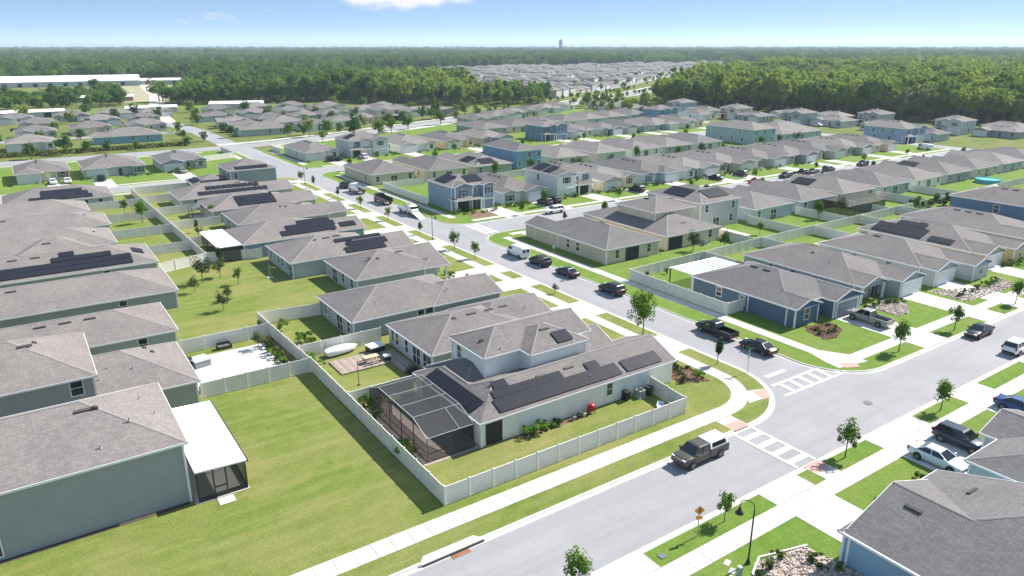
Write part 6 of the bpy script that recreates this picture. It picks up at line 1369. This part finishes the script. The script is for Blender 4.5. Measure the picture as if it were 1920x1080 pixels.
# farm sheds and barns at the left
def shed(x, y, L, W2, h, rz, label, roofc, wallc):
    t = thing('shed', label, 'shed', (x, y, ZB), rz); MB().box(-L / 2, -W2 / 2, 0, L / 2, W2 / 2, h).ob('wall', plain('shedwall_' + label[:6], wallc, .8, var=.1), t)
    rm = plain('shedroof_' + label[:6], roofc, .5, var=.06, scale=.3); zr = h + W2 * .12
    MB().poly([(-L/2 - .5, -W2/2 - .5, h), (L/2 + .5, -W2/2 - .5, h), (L/2 + .5, 0, zr), (-L/2 - .5, 0, zr)]).poly([(L/2 + .5, W2/2 + .5, h), (-L/2 - .5, W2/2 + .5, h), (-L/2 - .5, 0, zr), (L/2 + .5, 0, zr)]).poly([(-L/2 - .4, -W2/2, h), (-L/2 - .4, 0, zr - .05), (-L/2 - .4, W2/2, h)]).poly([(L/2 + .4, -W2/2, h), (L/2 + .4, W2/2, h), (L/2 + .4, 0, zr - .05)]).ob('roof', rm, t)
    for k in range(int(L // 12)): ob('door', unitbox(SHADEFILL), t, (-L / 2 + 6 + 12 * k, -W2 / 2 - .03, 0), (0, 0, 0), (3.5, .1, min(h - .6, 3)))
shed(35, 840, 165, 40, 4.5, R(-6), 'very long white-roofed greenhouse shed before the far left woods', (.72, .74, .76), (.5, .52, .54)); shed(150, 815, 66, 16, 4, R(-14), 'shorter white-roofed barn right of the long greenhouse shed', (.75, .76, .77), (.42, .43, .44))
shed(60, 585, 34, 10, 3, R(-10), 'low white-roofed workshop with reddish end in front of the left woods', (.78, .78, .77), (.36, .25, .22)); shed(-4, 470, 62, 9, 3, R(2), 'long white-roofed carport at the left edge of the cluster', (.8, .8, .8), (.45, .47, .5)); shed(70, 468, 26, 9, 3, R(-6), 'pale flat shed behind the cluster near the dark oaks', (.8, .8, .8), (.5, .5, .5)); shed(118, 470, 30, 11, 3.2, R(-20), 'pale shed by the lawn under the dark oaks', (.74, .74, .74), (.5, .5, .5))
struct(sheet('field', [(-20, 484), (76, 478), (72, 514), (-20, 522)], ZB + .03, GR_V)); struct(sheet('field', [(88, 488), (160, 470), (180, 492), (96, 520)], ZB + .034, GR_V))
road([(66, 400), (72, 470), (88, 560), (100, 640), (112, 760), (120, 820)], 9, ZB + .05, 'path', plain('dirt', (.52, .46, .38), .95, var=.2, scale=.2))
struct(sheet('field', [(66, 560), (94, 556), (122, 680), (140, 790), (90, 790), (72, 680)], ZB + .04, plain('dry_field', (.30, .28, .17), .95, var=.25, scale=.08)))
# hedge line and trees along the far cross street and avenue (each a tree of its own)
def wood_proto(seed, h, rx, ch, n, ls, mat, tr): return tree_meshes(seed, h, rx, ch, n, ls, mat, tr, 20)
LEAFM = leafmat('leaf_wood_mid', (.10, .185, .04), (.18, .29, .062), .45)
LEAFO = leafmat('leaf_wood_dark', (.062, .125, .032), (.115, .205, .048), .42)
PR_D = [wood_proto(31, 12, 5.6, 9.5, 1100, .62, LEAFM, .3), wood_proto(32, 14, 6.2, 11, 1200, .66, LEAFO, .35), wood_proto(33, 11, 5.2, 9, 1000, .6, LEAFM, .3), wood_proto(34, 13, 5.0, 11, 1000, .62, LEAFO, .3)]
PR_B = [wood_proto(41, 13, 4.4, 9.5, 1000, .55, LEAFR, .22), wood_proto(42, 15, 4.8, 10.5, 1100, .58, LEAFR, .25), wood_proto(43, 12, 4.0, 9.0, 900, .55, leafmat('leaf_wood_grey', (.13, .165, .075), (.22, .26, .12), .4), .22), wood_proto(44, 14, 4.4, 11, 1000, .58, LEAFM, .25), wood_proto(45, 14, 3.8, 8.5, 800, .52, LEAFR, .2)]
BIG = {}
def bigtree(protos, k, x, y, s, label, group):
    t = thing('tree', label, 'tree', (x, y, ZB), q.uniform(0, 6.28), group); BIG.setdefault(group, []).append((x / max(y, 1), t)); sz = s * q.uniform(.9, 1.12); t.scale = (s, s, sz)
    ob('trunk', protos[k][0], t); ob('crown', protos[k][1], t)
# right wood: front edge trees as individuals
EDGE_R = [(352, 352), (344, 330), (341, 308), (352, 268), (366, 224), (384, 188), (403, 152), (425, 110), (450, 70)]
def along(P, step, jit):
    out = []
    for i in range(len(P) - 1):
        a, b = Vector(P[i]), Vector(P[i + 1]); L = (b - a).length; n = max(1, int(L / step))
        for k in range(n): p = a.lerp(b, (k + q.random() * .8) / n); out.append((p.x + q.uniform(0, jit), p.y + q.uniform(-jit, jit) * .3))
    return out
taken = []
for (x, y) in along(EDGE_R, 4.9, 5): bigtree(PR_B, q.choice((0, 1, 2, 3, 4, 0, 1)), x, y, q.uniform(1.05, 1.5), 'leafy bright tree fronting the right-hand woods', 'front edge of the right woods'); taken.append((x, y))
EDGE_L = [(290, 386), (262, 394), (236, 412), (204, 456), (192, 490), (142, 506), (98, 520), (88, 560)]
for (x, y) in along(EDGE_L, 6.5, 4): bigtree(PR_D if x < 200 else PR_B, q.choice((0, 1, 2, 3)), x, y, q.uniform(.95, 1.4) if y > 440 else q.uniform(.45, .8), 'dark broad oak in the front edge of the left woods' if y > 440 else 'lower green tree where left woods meet the avenue', 'front edge of the left woods' if y > 440 else 'low trees at the avenue side of the left woods'); taken.append((x, y))
for (x, y) in along([(-70, 545), (-20, 528), (20, 524), (58, 524), (64, 560), (60, 610), (62, 660)], 8.5, 3): bigtree(PR_D, q.choice((0, 1, 2, 3)), x, y, q.uniform(.72, .95), 'dark oak in the grove at the left edge of the photo', 'grove at the left edge'); taken.append((x, y))
# avenue trees
av = along([(100, 283.5), (148, 303), (190, 322), (230, 341), (267, 358), (325, 386), (399, 421), (470, 466)], 12, 1.5)
for i, (x, y) in enumerate(av): bigtree(PR_D if i % 3 else PR_B, i % 4, x, y, q.uniform(.26, .42) * (1.5 if x < 215 else 1), 'small round tree in the near planting strip of the avenue', 'avenue trees, near side')
av = along([(96, 300), (145, 324), (186, 343), (226, 363), (263, 380), (320, 410), (394, 444), (460, 484)], 11, 1.5)
for i, (x, y) in enumerate(av): bigtree(PR_D if i % 3 else PR_B, (i + 1) % 4, x, y, q.uniform(.26, .42) * (1.7 if x < 215 else 1), 'small round tree in the far planting strip of the avenue', 'avenue trees, far side')
hd = [(15.5, 299, .62), (5, 293, .45), (-8, 297, .5), (28, 298, .35), (38, 299, .3), (22, 301, .3), (56, 302, .35), (64, 312, .35), (58, 322, .4), (76, 318, .35), (78, 340, .4), (104, 310, .5), (114, 309, .36), (96, 306, .42), (122, 314, .4), (62, 352, .4), (48, 346, .4), (-14, 310, .5), (132, 322, .4), (150, 330, .4), (10, 345, .42), (76, 380, .5), (140, 396, .5), (30, 386, .4), (18, 392, .4), (-4, 338, .45), (24, 346, .4), (40, 352, .35), (56, 390, .45), (-22, 344, .5), (-16, 388, .45), (66, 424, .5), (84, 420, .5), (110, 420, .55), (132, 424, .5), (150, 364, .45), (166, 372, .5), (112, 388, .45), (92, 384, .4), (-6, 418, .5), (26, 422, .5), (46, 424, .45), (88, 456, .6), (140, 456, .6), (168, 440, .6), (180, 424, .6), (196, 392, .55), (210, 384, .5), (8, 456, .6), (36, 458, .55), (-30, 456, .6), (60, 460, .5), (118, 348, .4), (136, 360, .4), (98, 358, .35)]
for i, (x, y, s2) in enumerate(hd): bigtree(PR_D, i % 4, x, y, s2, 'dense garden tree among the far left house cluster', 'garden trees of the far left cluster')
for gname, lst in BIG.items():
    lst.sort(key=lambda e: e[0])
    for i, (_, t) in enumerate(lst): t['label'] = '%s, %s from left' % (t['label'], ordn(i))
rs = np.random.RandomState(5); n = 5200
C = np.stack([rs.uniform(-30, 56, n), 302.6 + rs.normal(size=n) * .45, rs.uniform(-.1, 1.5, n)], 1); C2 = np.stack([rs.uniform(0, 1, 2600), rs.normal(size=2600) * .5, rs.uniform(0, 1.3, 2600)], 1)
hg = tag(ob('hedge', quadcloud('hedge', C, rs.uniform(.2, .4, n), LEAFB, 8)), 'long clipped hedge along the far cross street', 'hedge')
# woods as masses: instanced crowns
def forest(name, label, pts, protos, seed):
    me = bpy.data.meshes.new(name); me.from_pydata([(p[0], p[1], ZB - max(0, p[2] - 1.6) * 8.6) for p in pts], [], [])
    at = me.attributes.new('sca', 'FLOAT', 'POINT'); at.data.foreach_set('value', [p[2] for p in pts])
    at = me.attributes.new('rot', 'FLOAT', 'POINT'); at.data.foreach_set('value', [p[3] for p in pts])
    at = me.attributes.new('pick', 'INT', 'POINT'); at.data.foreach_set('value', [p[4] for p in pts])
    coll = bpy.data.collections.new(name + '_kinds')
    for i, (tr, cr) in enumerate(protos):
        m = bpy.data.meshes.new('wood_tree_%d' % i); import bmesh
        bm = bmesh.new(); bm.from_mesh(cr); nf = len(bm.faces); bm.from_mesh(tr); bm.faces.ensure_lookup_table()
        for f in bm.faces[nf:]: f.material_index = 1
        bm.to_mesh(m); bm.free(); m.materials.append(cr.materials[0]); m.materials.append(TRUNK)
        o = bpy.data.objects.new('%s_%d' % (name, i), m); coll.objects.link(o)
    o = ob(name, me); o['kind'] = 'stuff'; o['label'] = label; o['category'] = 'woods'
    ng = bpy.data.node_groups.new(name, 'GeometryNodeTree'); ng.interface.new_socket('Geometry', in_out='INPUT', socket_type='NodeSocketGeometry'); ng.interface.new_socket('Geometry', in_out='OUTPUT', socket_type='NodeSocketGeometry')
    N = ng.nodes; L = ng.links
    gi = N.new('NodeGroupInput'); go = N.new('NodeGroupOutput'); mp = N.new('GeometryNodeMeshToPoints'); ci = N.new('GeometryNodeCollectionInfo'); ci.inputs['Collection'].default_value = coll; ci.inputs['Separate Children'].default_value = True; ci.inputs['Reset Children'].default_value = True
    ip = N.new('GeometryNodeInstanceOnPoints'); ip.inputs['Pick Instance'].default_value = True
    def attr(nm, t): a = N.new('GeometryNodeInputNamedAttribute'); a.data_type = t; a.inputs['Name'].default_value = nm; return a.outputs['Attribute']
    cb = N.new('ShaderNodeCombineXYZ'); L.new(attr('rot', 'FLOAT'), cb.inputs['Z'])
    L.new(gi.outputs[0], mp.inputs['Mesh']); L.new(mp.outputs[0], ip.inputs['Points']); L.new(ci.outputs[0], ip.inputs['Instance']); L.new(attr('pick', 'INT'), ip.inputs['Instance Index']); L.new(attr('sca', 'FLOAT'), ip.inputs['Scale'])
    L.new(cb.outputs[0], ip.inputs['Rotation']); L.new(ip.outputs[0], go.inputs[0])
    md = o.modifiers.new('woods', 'NODES'); md.node_group = ng
    return o
RW = [(358, 358), (349, 330), (346, 308), (357, 268), (371, 224), (389, 188), (409, 150), (432, 108), (470, 40), (900, -120), (1500, 100), (1350, 620), (900, 640), (780, 600), (640, 520), (470, 425)]
CLEAR = [[(-90, 470), (84, 470), (98, 515), (74, 520), (-90, 524)], [(-70, 420), (90, 430), (70, 500), (-70, 500)], [(66, 520), (94, 530), (112, 600), (128, 690), (180, 790), (60, 800), (74, 690)], [(-140, 640), (66, 640), (80, 690), (120, 800), (-140, 800)], [(-60, 795), (130, 795), (130, 868), (-60, 872)], [(110, 790), (200, 780), (196, 826), (110, 832)]]
LW = [(-800, 560), (-60, 550), (0, 532), (58, 530), (66, 640), (96, 570), (100, 528), (146, 512), (198, 496), (208, 462), (240, 418), (264, 400), (296, 392), (325, 432), (292, 470), (390, 705), (345, 865), (410, 975), (690, 1068), (1240, 1098), (1165, 850), (1350, 640), (1500, 100), (9000, 400), (9000, 14000), (-4000, 14000)]
def inview(x, y, margin=8):
    a = math.degrees(math.atan2(x, y)); return YAW - 36 - margin < a < YAW + 36 + margin
ptsR, ptsL, ptsM = [], [], []
PALE = plain('pale_field', (.30, .31, .15), .95, var=.25, scale=.02)
for (fx_, fy_, ra, rb, an) in ((330, 1180, 150, 40, .5), (60, 1250, 130, 45, .2), (760, 1500, 260, 60, -.6), (1500, 1150, 240, 60, -.8), (250, 1800, 240, 70, .3), (1250, 2100, 360, 90, -.6), (2100, 1300, 320, 80, -.9), (600, 2500, 420, 110, .1), (1900, 2500, 420, 110, -.7), (30, 2600, 330, 120, .4), (180, 700, 42, 16, .9), (420, 1500, 120, 40, .7), (960, 1300, 150, 40, -.5)):
    pl = [(fx_ + ra * math.cos(t) * math.cos(an) - rb * math.sin(t) * math.sin(an), fy_ + ra * math.cos(t) * math.sin(an) + rb * math.sin(t) * math.cos(an)) for t in [k * .3927 + q.uniform(-.1, .1) for k in range(16)]]
    CLEAR.append(pl); struct(sheet('field', pl, ZB + .06, PALE))
def scatter(poly, x0, x1, y0, y1, step, smin, smax, out, npro, dmin=0, dmax=1e9, avoid=()):
    y = y0
    while y < y1:
        x = x0
        while x < x1:
            px, py = x + q.uniform(-.5, .5) * step, y + q.uniform(-.5, .5) * step; d = math.hypot(px, py)
            if dmin <= d < dmax and inview(px, py) and in_poly(px, py, poly) and not any(in_poly(px, py, c) for c in avoid): out.append((px, py, q.uniform(smin, smax), q.uniform(0, 6.28), q.randrange(npro)))
            x += step
        y += step
scatter(RW, 330, 1520, -130, 660, 7.0, 1.0, 1.65, ptsR, 5, 0, 700); scatter(RW, 330, 1520, -130, 660, 9.5, 1.1, 1.7, ptsR, 5, 700)
scatter(LW, -500, 1000, 380, 1000, 9, .9, 1.45, ptsL, 4, 0, 1000, CLEAR); scatter(LW, -800, 2200, 0, 2200, 13, 1.1, 1.7, ptsL, 4, 1000, 2000, CLEAR); scatter(LW, -1500, 4500, 0, 4500, 30, 1.9, 2.9, ptsL, 4, 2000, 4300, CLEAR)
scatter(LW, -3000, 9000, 0, 9000, 75, 2.6, 4.2, ptsL, 4, 4300, 8200)
def clump(x, y): return .5 + .25 * math.sin(x * .013 + 2.2 * math.sin(y * .007)) + .25 * math.sin(y * .017 + 1.7 * math.sin(x * .009 + 1))
ptsL = [(x, y, sca * (.72 + .5 * clump(x, y)), r_, (0, 2)[r_ > 3.14] if q.random() < clump(x * 1.3 + 90, y * 1.3) else (1, 3)[r_ > 3.14]) for (x, y, sca, r_, k_) in ptsL]
ptsR = [(x, y, sca * (.74 + .46 * clump(x * 1.8, y * 1.8)), r_, k_) for (x, y, sca, r_, k_) in ptsR]
scatter([(287, 300), (346, 316), (350, 345), (330, 384), (288, 368)], 280, 350, 296, 390, 9, .35, .7, ptsM, 5)
ptsL = [(p[0], p[1], p[2] * .66, p[3], p[4]) if p[0] < 66 and p[1] < 700 else p for p in ptsL]
MID = [(296, 398), (262, 406), (240, 424), (210, 466), (205, 520), (260, 640), (330, 640), (325, 540), (292, 470), (322, 440)]
for p in list(ptsL):
    if in_poly(p[0], p[1], MID): ptsL.remove(p); ptsM.append((p[0], p[1], p[2] * .85, p[3], q.randrange(5)))
scatter(SUB, 300, 1250, 430, 1090, 24, .3, .55, ptsM, 5)
scatter(MID, 200, 330, 390, 640, 7, .5, .95, ptsM, 5)
forest('woods', 'mixed bright trees between the avenue, the left woods and the far subdivision', ptsM, PR_B, 3)
forest('woods', 'bright green woods filling the right-hand distance', ptsR, PR_B, 1); forest('woods', 'dark green woods stretching to the horizon', ptsL, PR_D, 2)
print('forest points', len(ptsR), len(ptsL), 'far houses', cnt)
# water tower on the horizon
t = thing('water_tower', 'slim dark tower rising just above the horizon woods', 'tower', (2391, 3070, ZB)); MB().lathe([(8, 0), (7, 30), (9, 44), (10.5, 56), (8, 64), (2, 68), (.1, 70)], 14).ob('tank', plain('tower_grey', (.12, .15, .16), .7), t, smooth=True); MB().box(-.6, -.6, 60, .6, .6, 74).ob('mast', plain('tower_grey', (.12, .15, .16), .7), t)
# haze: one closed box of thin even air round everything below the sky
hz = MB().box(-9500, -3500, -2.5, 22500, 24500, 82).ob('haze', None) if False else None
hm = bpy.data.materials.new('haze_air'); hm.use_nodes = True; hn = hm.node_tree; hn.nodes.remove(hn.nodes['Principled BSDF'])
pv = hn.nodes.new('ShaderNodeVolumePrincipled'); pv.inputs['Color'].default_value = (.72, .87, 1.0, 1); pv.inputs['Density'].default_value = .00012; pv.inputs['Anisotropy'].default_value = .1
hn.links.new(pv.outputs[0], hn.nodes['Material Output'].inputs['Volume'])
hz = MB().box(-9500, -3500, -2.5, 22500, 24500, 80).ob('haze', hm); hz['kind'] = 'stuff'; hz['label'] = 'thin bluish summer haze over the whole neighbourhood'
